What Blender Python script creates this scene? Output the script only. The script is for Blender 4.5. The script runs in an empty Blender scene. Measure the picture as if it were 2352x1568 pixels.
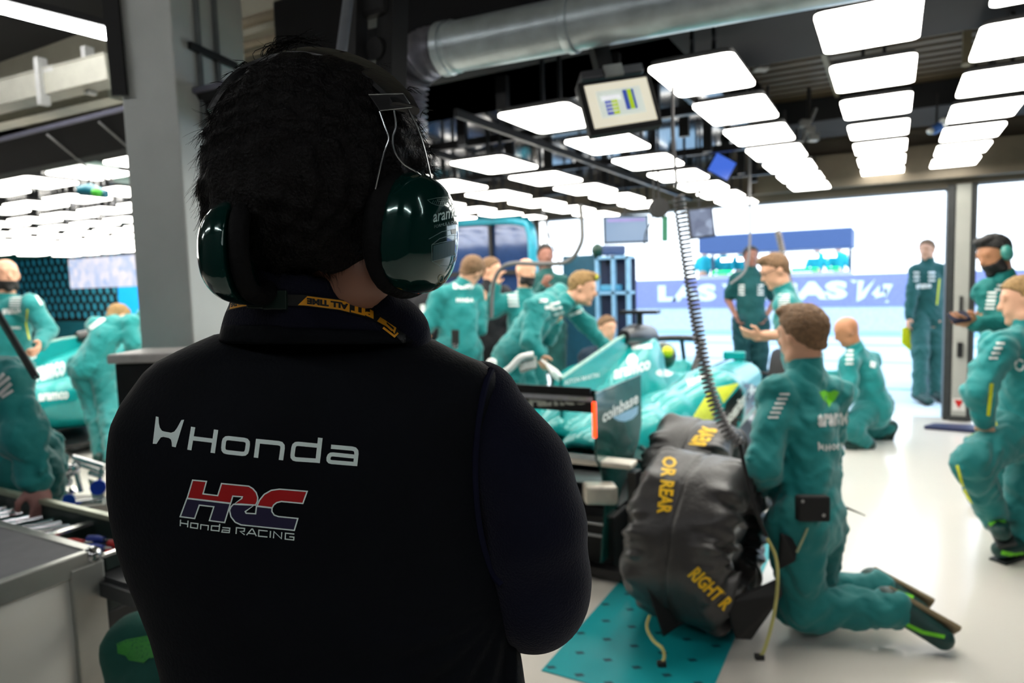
import bpy, bmesh, math, random
import numpy as np
from mathutils import Vector, Matrix
from mathutils.bvhtree import BVHTree
from mathutils.geometry import tessellate_polygon

random.seed(7); rng = np.random.default_rng(7)
SC = bpy.context.scene
COL = SC.collection

# ------------------------------------------------------------------ camera
FPX, CX, CY, CAMH = 1568.0, 1176.0, 784.0, 1.45          # 24 mm lens on a 36 mm wide frame, 2352x1568
th = math.atan((784-650)/FPX); rho = math.atan(.030)
yaw = math.atan((2053-CX)/FPX*math.cos(th))
F0 = Vector((-math.sin(yaw), math.cos(yaw), 0)); R0 = Vector((math.cos(yaw), math.sin(yaw), 0)); ZZ = Vector((0, 0, 1))
CF = F0*math.cos(th) - ZZ*math.sin(th); U0 = F0*math.sin(th) + ZZ*math.cos(th)
CR = R0*math.cos(rho) - U0*math.sin(rho); CU = U0*math.cos(rho) + R0*math.sin(rho)
CO = Vector((0, 0, CAMH))
cam = bpy.data.cameras.new('camera'); camo = bpy.data.objects.new('camera', cam); COL.objects.link(camo)
cam.lens = 24; cam.sensor_width = 36; cam.clip_start = .02; cam.clip_end = 400
camo.matrix_world = Matrix(((CR.x, CU.x, -CF.x, CO.x), (CR.y, CU.y, -CF.y, CO.y), (CR.z, CU.z, -CF.z, CO.z), (0, 0, 0, 1)))
cam.dof.use_dof = True; cam.dof.focus_distance = .72; cam.dof.aperture_fstop = 5.0; cam.dof.aperture_blades = 0
SC.camera = camo

def ray(x, y): return CF + CR*((x-CX)/FPX) - CU*((y-CY)/FPX)
def P(x, y, d): return CO + ray(x, y)*d                   # pixel and depth (m) -> point
def G(x, y, z=0.0):
    r = ray(x, y); return CO + r*((z-CAMH)/r.z)           # pixel on the level z
def AY(x, y, Y):
    r = ray(x, y); return CO + r*(Y/r.y)
def AX(x, y, X):
    r = ray(x, y); return CO + r*(X/r.x)
def dep(p): return (Vector(p)-CO).dot(CF)

# ------------------------------------------------------------------ world, sun, exposure
SC.view_settings.view_transform = 'Standard'; SC.view_settings.look = 'None'
SC.view_settings.gamma = 1; SC.view_settings.exposure = 0.0
try: SC.view_settings.use_curve_mapping = False
except Exception: pass
W = bpy.data.worlds.new('sky'); SC.world = W; W.use_nodes = True
nt = W.node_tree; bg = nt.nodes['Background']
tc = nt.nodes.new('ShaderNodeTexCoord'); sx = nt.nodes.new('ShaderNodeSeparateXYZ'); cr = nt.nodes.new('ShaderNodeValToRGB')
nt.links.new(tc.outputs['Generated'], sx.inputs[0]); nt.links.new(sx.outputs['Z'], cr.inputs[0]); nt.links.new(cr.outputs[0], bg.inputs[0])
cr.color_ramp.elements[0].color = (.80, .90, 1, 1); cr.color_ramp.elements[1].color = (.55, .74, 1, 1)
bg.inputs[1].default_value = 3.3
SC.cycles.use_denoising = True
SC.cycles.max_bounces = 7; SC.cycles.diffuse_bounces = 3; SC.cycles.glossy_bounces = 3; SC.cycles.transmission_bounces = 4
SC.cycles.caustics_reflective = False; SC.cycles.caustics_refractive = False
SC.cycles.sample_clamp_indirect = 6

LAMP = 10.0          # strength of the ceiling panels

# ------------------------------------------------------------------ materials
MATS = {}
def mat(name, col, rough=.6, metal=0., emit=None, es=0., var=.10, vs=18., bump=0., bs=60., coat=0., spec=.5, alpha=1., trans=0., sheen=0.):
    if name in MATS: return MATS[name]
    m = bpy.data.materials.new(name); m.use_nodes = True; n = m.node_tree; b = n.nodes['Principled BSDF']
    c = [((v/255.)/12.92 if v/255. <= .04045 else ((v/255.+.055)/1.055)**2.4) for v in col]
    tcn = n.nodes.new('ShaderNodeTexCoord'); no = n.nodes.new('ShaderNodeTexNoise'); no.inputs['Scale'].default_value = vs; no.inputs['Detail'].default_value = 3
    n.links.new(tcn.outputs['Object'], no.inputs['Vector'])
    r = n.nodes.new('ShaderNodeValToRGB'); r.color_ramp.elements[0].position = .3; r.color_ramp.elements[1].position = .7
    r.color_ramp.elements[0].color = (*[v*(1-var) for v in c], 1); r.color_ramp.elements[1].color = (*[min(1, v*(1+var)) for v in c], 1)
    n.links.new(no.outputs['Fac'], r.inputs[0]); n.links.new(r.outputs[0], b.inputs['Base Color'])
    b.inputs['Roughness'].default_value = rough; b.inputs['Metallic'].default_value = metal
    b.inputs['Specular IOR Level'].default_value = spec
    b.inputs['Coat Weight'].default_value = coat; b.inputs['Coat Roughness'].default_value = .06
    if sheen: b.inputs['Sheen Weight'].default_value = sheen; b.inputs['Sheen Roughness'].default_value = .5
    if alpha < 1: b.inputs['Alpha'].default_value = alpha
    if trans: b.inputs['Transmission Weight'].default_value = trans
    if emit is not None:
        b.inputs['Emission Color'].default_value = (*[(v/255.)**2.2 for v in emit], 1); b.inputs['Emission Strength'].default_value = es
    if bump:
        n2 = n.nodes.new('ShaderNodeTexNoise'); n2.inputs['Scale'].default_value = bs; n2.inputs['Detail'].default_value = 4
        n.links.new(tcn.outputs['Object'], n2.inputs['Vector']); bp = n.nodes.new('ShaderNodeBump'); bp.inputs['Strength'].default_value = bump; bp.inputs['Distance'].default_value = .01
        n.links.new(n2.outputs['Fac'], bp.inputs['Height']); n.links.new(bp.outputs[0], b.inputs['Normal'])
    MATS[name] = m; return m

# ------------------------------------------------------------------ objects
def link(name, me, m=None, parent=None, smooth=False):
    o = bpy.data.objects.new(name, me); COL.objects.link(o)
    if m is not None:
        for q in (m if isinstance(m, (list, tuple)) else [m]): me.materials.append(q)
    if parent is not None: o.parent = parent
    if smooth: me.polygons.foreach_set('use_smooth', [True]*len(me.polygons))
    return o
def thing(name, label, cat, group=None, loc=None):
    o = bpy.data.objects.new(name, None); COL.objects.link(o); o.empty_display_size = .1
    o['label'] = label; o['category'] = cat
    if group: o['group'] = group
    if loc is not None: o.location = loc; TH_LOC.append(o)
    return o
TH_LOC = []
def tag(o, label, cat, group=None, kind=None):
    o['label'] = label; o['category'] = cat
    if group: o['group'] = group
    if kind: o['kind'] = kind
    return o
def structure(o):
    o['kind'] = 'structure'; return o

class MB:
    """collects shapes into one mesh"""
    def __init__(s): s.v = []; s.f = []; s.mi = []
    def add(s, vs, fs, mi=0):
        n = len(s.v); s.v += [tuple(v) for v in vs]; s.f += [tuple(i+n for i in f) for f in fs]; s.mi += [mi]*len(fs); return s
    def box(s, lo, hi, mi=0):
        x0, y0, z0 = lo; x1, y1, z1 = hi
        return s.add([(x0,y0,z0),(x1,y0,z0),(x1,y1,z0),(x0,y1,z0),(x0,y0,z1),(x1,y0,z1),(x1,y1,z1),(x0,y1,z1)],
                     [(0,3,2,1),(4,5,6,7),(0,1,5,4),(1,2,6,5),(2,3,7,6),(3,0,4,7)], mi)
    def obox(s, c, ax, ay, az, hx, hy, hz, mi=0):
        c, ax, ay, az = map(Vector, (c, ax, ay, az)); vs = []
        for k in ((-1,-1,-1),(1,-1,-1),(1,1,-1),(-1,1,-1),(-1,-1,1),(1,-1,1),(1,1,1),(-1,1,1)):
            vs.append(c + ax*hx*k[0] + ay*hy*k[1] + az*hz*k[2])
        return s.add(vs, [(0,3,2,1),(4,5,6,7),(0,1,5,4),(1,2,6,5),(2,3,7,6),(3,0,4,7)], mi)
    def bar(s, a, b, w, h, up=(0,0,1), mi=0):
        a, b = Vector(a), Vector(b); t = (b-a); L = t.length; t.normalize(); u = Vector(up)
        sd = t.cross(u)
        if sd.length < 1e-4: sd = t.cross(Vector((1,0,0)))
        sd.normalize(); u = sd.cross(t).normalized()
        return s.obox((a+b)/2, sd, t, u, w/2, L/2, h/2, mi)
    def tube(s, pts, r, n=8, caps=True, mi=0, closed=False):
        pts = [Vector(p) for p in pts]; m = len(pts)
        rr = r if isinstance(r, (list, tuple)) else [r]*m
        up = None; rings = []
        for i, p in enumerate(pts):
            if closed: t = pts[(i+1) % m]-pts[i-1]
            else: t = pts[min(i+1, m-1)]-pts[max(i-1, 0)]
            if t.length < 1e-9: t = Vector((0,0,1))
            t.normalize()
            if up is None:
                up = Vector((0,0,1)) if abs(t.z) < .9 else Vector((1,0,0))
            sd = t.cross(up)
            if sd.length < 1e-6: sd = t.orthogonal()
            sd.normalize(); up = sd.cross(t).normalized()
            rings.append([p + (sd*math.cos(2*math.pi*k/n) + up*math.sin(2*math.pi*k/n))*rr[i] for k in range(n)])
        vs = [v for q in rings for v in q]; fs = []
        for i in range(m if closed else m-1):
            j = (i+1) % m
            for k in range(n):
                l = (k+1) % n; fs.append((i*n+k, i*n+l, j*n+l, j*n+k))
        if caps and not closed: fs.append(tuple(range(n))[::-1]); fs.append(tuple((m-1)*n+k for k in range(n)))
        return s.add(vs, fs, mi)
    def loft(s, rings, caps=True, mi=0, closed=False):
        n = len(rings[0]); m = len(rings); fs = []
        for i in range(m if closed else m-1):
            j = (i+1) % m
            for k in range(n):
                l = (k+1) % n; fs.append((i*n+k, i*n+l, j*n+l, j*n+k))
        if caps and not closed: fs.append(tuple(range(n))[::-1]); fs.append(tuple((m-1)*n+k for k in range(n)))
        return s.add([v for q in rings for v in q], fs, mi)
    def lathe(s, c, ax, prof, n=24, mi=0):       # prof: (radius, height along ax)
        c = Vector(c); ax = Vector(ax).normalized(); u = ax.orthogonal().normalized(); w = ax.cross(u)
        rings = [[c + ax*h + (u*math.cos(2*math.pi*k/n)+w*math.sin(2*math.pi*k/n))*r for k in range(n)] for r, h in prof]
        return s.loft(rings, True, mi)
    def ball(s, c, r, n=10, mi=0, ax=None):
        c = Vector(c); rr = r if isinstance(r, (tuple, list)) else (r, r, r); A = ax or (Vector((1,0,0)), Vector((0,1,0)), Vector((0,0,1)))
        rings = []
        for i in range(n+1):
            t = math.pi*i/n
            rings.append([c + A[0]*(rr[0]*math.sin(t)*math.cos(2*math.pi*k/(2*n))) + A[1]*(rr[1]*math.sin(t)*math.sin(2*math.pi*k/(2*n))) + A[2]*(rr[2]*-math.cos(t)) for k in range(2*n)])
        return s.loft(rings, False, mi)
    def prism(s, poly, ex, mi=0):                # poly of points, extruded by vector ex
        poly = [Vector(p) for p in poly]; ex = Vector(ex); n = len(poly)
        tri = tessellate_polygon([poly]); vs = poly + [p+ex for p in poly]
        fs = [tuple(t) for t in tri] + [tuple(i+n for i in t[::-1]) for t in tri] + [(i, (i+1) % n, (i+1) % n+n, i+n) for i in range(n)]
        return s.add(vs, fs, mi)
    def build(s, name, m, parent=None, smooth=False, bevel=0., seg=2):
        me = bpy.data.meshes.new(name); me.from_pydata([tuple(v) for v in s.v], [], s.f)
        if any(s.mi): me.polygons.foreach_set('material_index', s.mi)
        bm = bmesh.new(); bm.from_mesh(me); bmesh.ops.remove_doubles(bm, verts=bm.verts, dist=1e-6); bmesh.ops.recalc_face_normals(bm, faces=bm.faces); bm.to_mesh(me); bm.free()
        me.update(); o = link(name, me, m, parent)
        if smooth:
            me.polygons.foreach_set('use_smooth', [True]*len(me.polygons))
            try: me.set_sharp_from_angle(angle=math.radians(40))
            except Exception: pass
        if bevel:
            b = o.modifiers.new('b', 'BEVEL'); b.width = bevel; b.segments = seg; b.limit_method = 'ANGLE'
        return o

def spline(pts, n=8):
    """Catmull-Rom through points"""
    p = [Vector(q) for q in pts]; p = [p[0]*2-p[1]] + p + [p[-1]*2-p[-2]]; out = []
    for i in range(1, len(p)-2):
        for k in range(n):
            t = k/n; a, b, c, d = p[i-1], p[i], p[i+1], p[i+2]
            out.append(.5*((2*b)+(c-a)*t+(2*a-5*b+4*c-d)*t*t+(3*b-a-3*c+d)*t**3))
    out.append(p[-2]); return out

# ------------------------------------------------------------------ signed distance bodies
def vn(p): return np.array(p, float)
def cap(a, b, ra, rb=None, flat=None, k=None): return dict(t='c', a=vn(a), b=vn(b), ra=ra, rb=ra if rb is None else rb, flat=flat, k=k)
def ell(c, axes, r, k=None): return dict(t='e', c=vn(c), A=np.array([list(Vector(q).normalized()) for q in axes], float), r=vn(r), k=k)
def _dist(q, p):
    if q['t'] == 'c':
        ab = q['b']-q['a']; L2 = max(1e-9, float(ab@ab)); t = np.clip(((p-q['a'])@ab)/L2, 0, 1)
        v = p-(q['a']+t[..., None]*ab)
        if q['flat'] is not None:
            n, f = q['flat']; n = vn(n); n /= np.linalg.norm(n); s = v@n; v = v+(1/f-1)*s[..., None]*n
        return np.sqrt((v*v).sum(-1))-(q['ra']+(q['rb']-q['ra'])*t)
    if q['t'] == 'e':
        u = (p-q['c'])@q['A'].T; e = np.sqrt(((u/q['r'])**2).sum(-1)); g = np.sqrt(((u/q['r']**2)**2).sum(-1))+1e-9
        return e*(e-1)/g
    return q['fn'](p)
def _bb(q):
    if q['t'] == 'c':
        r = max(q['ra'], q['rb']); return np.minimum(q['a'], q['b'])-r, np.maximum(q['a'], q['b'])+r
    if q['t'] == 'e':
        r = q['r'].max(); return q['c']-r, q['c']+r
    return q['lo'], q['hi']
def sdf_mesh(prims, vox, k=.02, disp=None, cut=None, subs=(), bounds=None):
    lo = np.min([_bb(q)[0] for q in prims], 0)-3*vox-.01; hi = np.max([_bb(q)[1] for q in prims], 0)+3*vox+.01
    if bounds is not None: lo = np.maximum(lo, bounds[0]); hi = np.minimum(hi, bounds[1])
    n = np.ceil((hi-lo)/vox).astype(int)+1
    D = np.full(n, .08, np.float32)
    ax = [lo[i]+vox*np.arange(n[i]) for i in range(3)]
    def blk(q, m):
        a, b = _bb(q); i0 = np.clip(np.floor((a-m-lo)/vox).astype(int), 0, n); i1 = np.clip(np.ceil((b+m-lo)/vox).astype(int)+1, 0, n)
        sl = tuple(slice(i0[i], i1[i]) for i in range(3))
        g = np.stack(np.meshgrid(ax[0][sl[0]], ax[1][sl[1]], ax[2][sl[2]], indexing='ij'), -1)
        return sl, g
    for q in prims:
        kk = q.get('k') or k; sl, g = blk(q, kk+3*vox)
        if g.size == 0: continue
        d = _dist(q, g); o = D[sl]; h = np.maximum(kk-np.abs(o-d), 0)/kk
        D[sl] = np.minimum(o, d)-h*h*kk*.25
    for q in subs:
        sl, g = blk(q, 2*vox)
        if g.size: D[sl] = np.maximum(D[sl], -_dist(q, g))
    if disp is not None or cut is not None:
        nearm = np.abs(D) < 4*vox if cut is None else D < 4*vox
        idx = np.nonzero(nearm); p = np.stack([ax[i][idx[i]] for i in range(3)], -1)
        if disp is not None: D[idx] = D[idx]+disp(p)
        if cut is not None: D[idx] = np.maximum(D[idx], cut(p))
    return nets(D, lo, vox)
def nets(D, lo, vox):
    ins = D < 0; n = D.shape
    cnt = sum(ins[i:n[0]-1+i, j:n[1]-1+j, l:n[2]-1+l].astype(np.int8) for i in (0, 1) for j in (0, 1) for l in (0, 1))
    act = (cnt > 0) & (cnt < 8); ci = np.argwhere(act); N = len(ci); index = np.full(act.shape, -1, np.int64); index[act] = np.arange(N)
    crn = np.array([(i, j, l) for i in (0, 1) for j in (0, 1) for l in (0, 1)])
    V = np.stack([D[ci[:, 0]+c[0], ci[:, 1]+c[1], ci[:, 2]+c[2]] for c in crn], 1)
    acc = np.zeros((N, 3)); num = np.zeros(N)
    for a in range(8):
        for b in range(a+1, 8):
            if np.abs(crn[a]-crn[b]).sum() != 1: continue
            m = (V[:, a] < 0) != (V[:, b] < 0); t = V[:, a]/(V[:, a]-V[:, b]+1e-12); t = np.where(m, t, 0)
            acc += np.where(m[:, None], crn[a]+t[:, None]*(crn[b]-crn[a]), 0); num += m
    pts = lo+vox*(ci+acc/num[:, None]); fs = []
    for d in range(3):
        a = [slice(None)]*3; b = [slice(None)]*3; a[d] = slice(0, -1); b[d] = slice(1, None)
        A = ins[tuple(a)]; B = ins[tuple(b)]; e = np.argwhere(A != B); u, w = (d+1) % 3, (d+2) % 3
        e = e[(e[:, u] > 0) & (e[:, w] > 0) & (e[:, u] < n[u]-1) & (e[:, w] < n[w]-1)]
        if len(e) == 0: continue
        def cell(du, dw):
            c = e.copy(); c[:, u] -= du; c[:, w] -= dw; return index[c[:, 0], c[:, 1], c[:, 2]]
        q = np.stack([cell(1, 1), cell(0, 1), cell(0, 0), cell(1, 0)], 1)
        fl = A[e[:, 0], e[:, 1], e[:, 2]]; q = np.where(fl[:, None], q, q[:, ::-1]); fs.append(q)
    fs = np.concatenate(fs) if fs else np.zeros((0, 4), int); fs = fs[(fs >= 0).all(1)]
    return pts, fs
def mesh_np(name, pts, fs):
    me = bpy.data.meshes.new(name); me.vertices.add(len(pts)); me.vertices.foreach_set('co', np.asarray(pts, np.float32).ravel())
    nf = len(fs); w = fs.shape[1]; me.loops.add(nf*w); me.loops.foreach_set('vertex_index', fs.astype(np.int32).ravel())
    me.polygons.add(nf); me.polygons.foreach_set('loop_start', np.arange(0, nf*w, w, dtype=np.int32)); me.polygons.foreach_set('loop_total', np.full(nf, w, np.int32))
    me.update(calc_edges=True); me.validate(); me.polygons.foreach_set('use_smooth', [True]*len(me.polygons)); return me
def sdf_obj(name, m, parent, prims, vox, k=.02, xf=None, **kw):
    pts, fs = sdf_mesh(prims, vox, k, **kw)
    if xf is not None: pts = xf(pts)
    o = link(name, mesh_np(name, pts, fs), m, parent); return o
def bvh_of(*objs):
    vs = []; fs = []
    for o in objs:
        n = len(vs); vs += [v.co.copy() for v in o.data.vertices]; fs += [tuple(i+n for i in p.vertices) for p in o.data.polygons]
    return BVHTree.FromPolygons(vs, fs)
def wrinkle(amp, f=14., seed=0., dirs=(1., 1., 1.)):
    dx, dy, dz = dirs
    def fn(p):
        x, y, z = p[:, 0]*dx, p[:, 1]*dy, p[:, 2]*dz; s = seed
        a = np.sin(f*x+2.1*np.sin(f*.6*y+s)+s)*np.sin(f*.8*y+1.7*np.sin(f*.7*z+s*2))+.6*np.sin(f*2.1*z+2.3*np.sin(f*1.3*x+s)+1.5*np.sin(f*y))
        return amp*(.25-np.abs(a)*.9)
    return fn

# ------------------------------------------------------------------ lettering and decals
def text2d(s, bold=0., res=3, shear=0., sp=1.):
    c = bpy.data.curves.new('t', 'FONT'); c.body = s; c.size = 1; c.resolution_u = res; c.offset = bold; c.shear = shear; c.space_character = sp; c.fill_mode = 'BOTH'
    o = bpy.data.objects.new('t', c); COL.objects.link(o); dg = bpy.context.evaluated_depsgraph_get(); dg.update()
    me = bpy.data.meshes.new_from_object(o.evaluated_get(dg)); v = [(q.co.x, q.co.y) for q in me.vertices]; f = [tuple(p.vertices) for p in me.polygons]
    bpy.data.objects.remove(o); bpy.data.curves.remove(c); bpy.data.meshes.remove(me)
    x0 = min(p[0] for p in v); x1 = max(p[0] for p in v); y0 = min(p[1] for p in v); y1 = max(p[1] for p in v)
    return [((p[0]-x0)/(x1-x0), (p[1]-y0)/(y1-y0)) for p in v], f
def stroke2d(pl, w, closed=False):
    """ribbon of width w along a 2D polyline, mitred"""
    n = len(pl); L = []; Rr = []
    for i in range(n):
        p = pl[i]; a = pl[i-1] if (i > 0 or closed) else None; b = pl[(i+1) % n] if (i < n-1 or closed) else None
        def nrm(u, v):
            d = math.hypot(v[0]-u[0], v[1]-u[1]) or 1; return (-(v[1]-u[1])/d, (v[0]-u[0])/d)
        ns = ([nrm(a, p)] if a else [])+([nrm(p, b)] if b else [])
        nx = sum(q[0] for q in ns)/len(ns); ny = sum(q[1] for q in ns)/len(ns); m = nx*nx+ny*ny or 1
        m = max(m, .3); nx /= m; ny /= m
        L.append((p[0]+nx*w/2, p[1]+ny*w/2)); Rr.append((p[0]-nx*w/2, p[1]-ny*w/2))
    v = L+Rr; f = [(i, (i+1) % n, (i+1) % n+n, i+n) for i in range(n if closed else n-1)]
    return v, f
def poly2d(pl):
    t = tessellate_polygon([[Vector((x, y, 0)) for x, y in pl]]); return list(pl), [tuple(q) for q in t]
def refine(v, f, mx):
    """split long edges so that a flat shape can follow a curved surface"""
    bm = bmesh.new(); bv = [bm.verts.new((x, y, 0)) for x, y in v]
    for q in f:
        try: bm.faces.new([bv[i] for i in q])
        except Exception: pass
    bmesh.ops.triangulate(bm, faces=bm.faces)
    for _ in range(9):
        es = [e for e in bm.edges if e.calc_length() > mx]
        if not es: break
        bmesh.ops.subdivide_edges(bm, edges=es, cuts=1, use_grid_fill=False); bmesh.ops.triangulate(bm, faces=bm.faces)
    bm.verts.index_update(); V = [(q.co.x, q.co.y) for q in bm.verts]; Fc = [tuple(l.index for l in q.verts) for q in bm.faces]; bm.free(); return V, Fc
def decal(name, m, parent, shapes, fmap, bv, mx, off=.001, jump=.15):
    """shapes in 2D -> fmap(x,y) gives (origin, direction) of the projecting ray -> laid on the surface"""
    vs = []; fs = []
    for v, f in shapes:
        v, f = refine(v, f, mx); n = len(vs); idx = {}
        for i, p in enumerate(v):
            o, d = fmap(*p); h = bv.ray_cast(o, d)
            if h[0] is None: continue
            idx[i] = len(vs); vs.append(h[0]-d.normalized()*off)
        for q in f:
            if all(i in idx for i in q):
                a = [idx[i] for i in q]
                if max((vs[a[0]]-vs[a[1]]).length, (vs[a[1]]-vs[a[2]]).length) < jump: fs.append(tuple(a))
    if not fs: return None
    me = bpy.data.meshes.new(name); me.from_pydata([tuple(v) for v in vs], [], fs); me.update()
    return link(name, me, m, parent)
def pxmap(x, y): return CO, ray(x, y)
def quadmap(v, x0, y0, x1, y1, x2, y2):
    """unit square -> px: (0,0) at (x0,y0) bottom-left, (1,0) at (x1,y1), (0,1) at (x2,y2)"""
    return [(x0+(x1-x0)*p[0]+(x2-x0)*p[1], y0+(y1-y0)*p[0]+(y2-y0)*p[1]) for p in v]
def ptext(s, x0, y0, x1, y1, x2, y2, bold=0., res=2):
    v, f = text2d(s, bold, res); return quadmap(v, x0, y0, x1, y1, x2, y2), f
# ================================================================== materials used widely
TEAL = mat('teal fabric', (0, 136, 136), .75, var=.10, vs=9, bump=.25, bs=40, sheen=.3)
TEALD = mat('dark green fabric', (0, 82, 80), .78, var=.1, vs=9, bump=.25, bs=40, sheen=.2)
TEALP = mat('teal trousers fabric', (0, 118, 118), .75, var=.1, vs=9, bump=.25, bs=40, sheen=.2)
PAINT = mat('teal car paint', (0, 160, 160), .32, .1, var=.04, coat=.35)
PAINTD = mat('dark green car paint', (8, 84, 78), .25, .35, var=.05, coat=.8)
CARB = mat('carbon black', (22, 22, 24), .4, .1, var=.2, vs=60, coat=.3)
BLK = mat('matt black', (14, 14, 15), .7, var=.2)
BLKC = mat('black cloth', (13, 13, 16), .9, var=.25, vs=6)
RUB = mat('tyre rubber', (20, 20, 21), .75, var=.2)
ALU = mat('brushed aluminium', (196, 198, 196), .35, .85, var=.08, vs=30)
GREYM = mat('grey painted steel', (204, 208, 205), .5, .1, var=.05, vs=4)
WHT = mat('white print', (235, 240, 238), .5, var=.02)
YEL = mat('yellow trim', (214, 222, 28), .5, var=.04)
LIME = mat('lime print', (60, 165, 45), .5, var=.04)
CHR = mat('polished metal', (210, 212, 214), .2, .95, var=.03)
SKIN = mat('fair skin', (222, 168, 138), .55, var=.05, vs=12)
SKINT = mat('tan skin', (190, 132, 96), .5, var=.06, vs=12)
NAVY = mat('navy fabric', (14, 18, 44), .8, var=.12, vs=9, bump=.2, bs=50)
HBR = mat('brown hair', (122, 92, 64), .7, var=.35, vs=70, bump=.8, bs=120)
HBL = mat('sandy hair', (150, 118, 72), .7, var=.3, vs=70, bump=.8, bs=120)
HBK = mat('black hair', (20, 17, 16), .6, var=.3, vs=70, bump=.8, bs=120)
BLUEM = mat('blue plastic', (40, 70, 170), .4, var=.05)
REDM = mat('red plastic', (200, 30, 24), .4, var=.05)

# ================================================================== room shell
XL, XR, YB, YF, ZC = -17.5, 4.6, -2.6, 7.75, 3.35
fl = mat('pale epoxy floor', (222, 217, 208), .17, var=.02, vs=1.2, spec=.5)
structure(MB().box((XL, YB, -.1), (XR, YF+.12, 0)).build('floor', fl))
cm = mat('dark ceiling', (20, 20, 21), .9, var=.3, vs=2)
structure(MB().box((XL, YB, ZC), (XR, YF+.3, ZC+.1)).build('ceiling', cm))
wm = mat('dark grey wall', (46, 47, 48), .85, var=.1, vs=3)
structure(MB().box((XL, YB-.1, 0), (XR, YB, ZC)).build('wall_back', wm))
structure(MB().box((XL-.1, YB, 0), (XL, YF, ZC)).build('wall_left', wm))
structure(MB().box((XR, YB, 0), (XR+.1, YF, ZC)).build('wall_right', wm))
# front wall with the two door openings
fw = mat('brown grey front wall', (98, 90, 78), .8, var=.08, vs=3)
b = MB(); b.box((XL, YF, 0), (-3.87, YF+.25, ZC)); b.box((-3.87, YF, 2.22), (.45, YF+.25, ZC)); b.box((.69, YF, 2.25), (4.2, YF+.25, ZC)); b.box((.45, YF+.01, 2.2), (.69, YF+.25, ZC)); b.box((4.2, YF, 0), (XR, YF+.25, ZC))
structure(b.build('wall_front', fw))
pm = mat('white grey post paint', (176, 176, 168), .5, var=.06, vs=5)
dk = mat('dark door rail', (58, 60, 60), .5, .3, var=.1)
b = MB(); b.box((.52, YF-.02, .02), (.64, YF+.25, 2.25)); o = structure(b.build('trim_1', pm, bevel=.006))
b = MB(); b.box((.45, YF-.01, 0), (.515, YF+.24, 2.25)); b.box((.645, YF-.01, 0), (.69, YF+.24, 2.25)); b.box((.50, YF-.04, 0), (.66, YF-.021, .05)); structure(b.build('trim_2', dk, bevel=.005))
t = thing('door_bolt', 'long black sliding bolt mounted on the white door post', 'bolt')
MB().box((.565, YF-.05, .98), (.59, YF-.021, 1.2)).build('bolt_rail', BLK, t, bevel=.004)
MB().box((.555, YF-.055, .62), (.6, YF-.02, .76)).build('bolt_keeper', BLK, t, bevel=.004)
t = thing('warning_sticker', 'red downward triangle sticker at the foot of the white door post', 'sticker')
MB().box((.53, YF-.026, .10), (.63, YF-.0205, .22)).build('sticker_ground', mat('sticker white', (225, 222, 215), .4), t)
MB().prism([(.54, YF-.029, .205), (.62, YF-.029, .205), (.58, YF-.029, .125)], (0, .002, 0)).build('triangle', REDM, t)
b = MB(); b.box((-4.5, YF-.16, 2.3), (4.2, YF-.01, 2.62)); structure(b.build('trim_3', mat('shutter box', (110, 100, 84), .6, var=.05)))
# corrugated brown ceiling fields and black soffits
nb = MB(); x = -.82
br = mat('brown corrugated sheet', (74, 62, 42), .6, .2, var=.1, vs=3)
y = 3.72
while y < 7.7:
    nb.box((-.84, y, 2.80), (4.4, y+.09, 2.86)); nb.box((-.84, y+.09, 2.825), (4.4, y+.14, 2.87)); y += .14
structure(nb.build('ceiling_sheet', br))
b = MB(); b.box((-2.75, 2.56, 2.5), (4.5, 3.72, 2.9)); structure(b.build('ceiling_beam', BLKC, bevel=.01))
b = MB(); b.box((-.84, 5.87, 2.62), (4.5, 6.62, 2.8)); structure(b.build('ceiling_beam_rear', BLKC, bevel=.01))
b = MB(); b.box((.33, 4.7, 2.60), (.37, 4.78, 2.80)); b.box((-.40, 3.74, 2.78), (-.37, 7.7, 2.798)); structure(b.build('ceiling_joist', mat('beige joist', (110, 104, 84), .6)))
gl = mat('mirror black ceiling panel', (44, 44, 46), .10, .6, var=.1, vs=2)
structure(MB().box((-13, 3.05, 2.5), (-.87, 7.6, 2.53)).build('ceiling_panel', gl))
# beams: concrete ceiling strips over the camera side
cb = mat('beige concrete', (138, 134, 118), .8, var=.12, vs=3)
b = MB(); b.box((-7.0, 3.0, 3.0), (-2.2, 3.5, 3.35)); b.box((-7.0, 4.2, 3.05), (-1.5, 4.6, 3.35)); b.box((-2.9, 1.2, 3.1), (-.6, 4.2, 3.34)); structure(b.build('ceiling_concrete', cb))
# outside
om = mat('pit lane concrete', (196, 214, 222), .8, var=.04, vs=.6)
structure(MB().box((-30, YF+.12, -.1), (30, 60, -.005)).build('ground', om))
lm = mat('pale blue kerb paint', (150, 196, 214), .7)
b = MB(); b.box((-30, 15.2, -.005), (30, 15.55, .004)); b.box((-30, 12.4, -.005), (30, 12.55, .004)); b.box((-30, 17.6, -.005), (30, 18.6, .02)); b.box((-30, 9.6, -.005), (30, 9.68, .004)); structure(b.build('ground_line_marking', lm))
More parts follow.
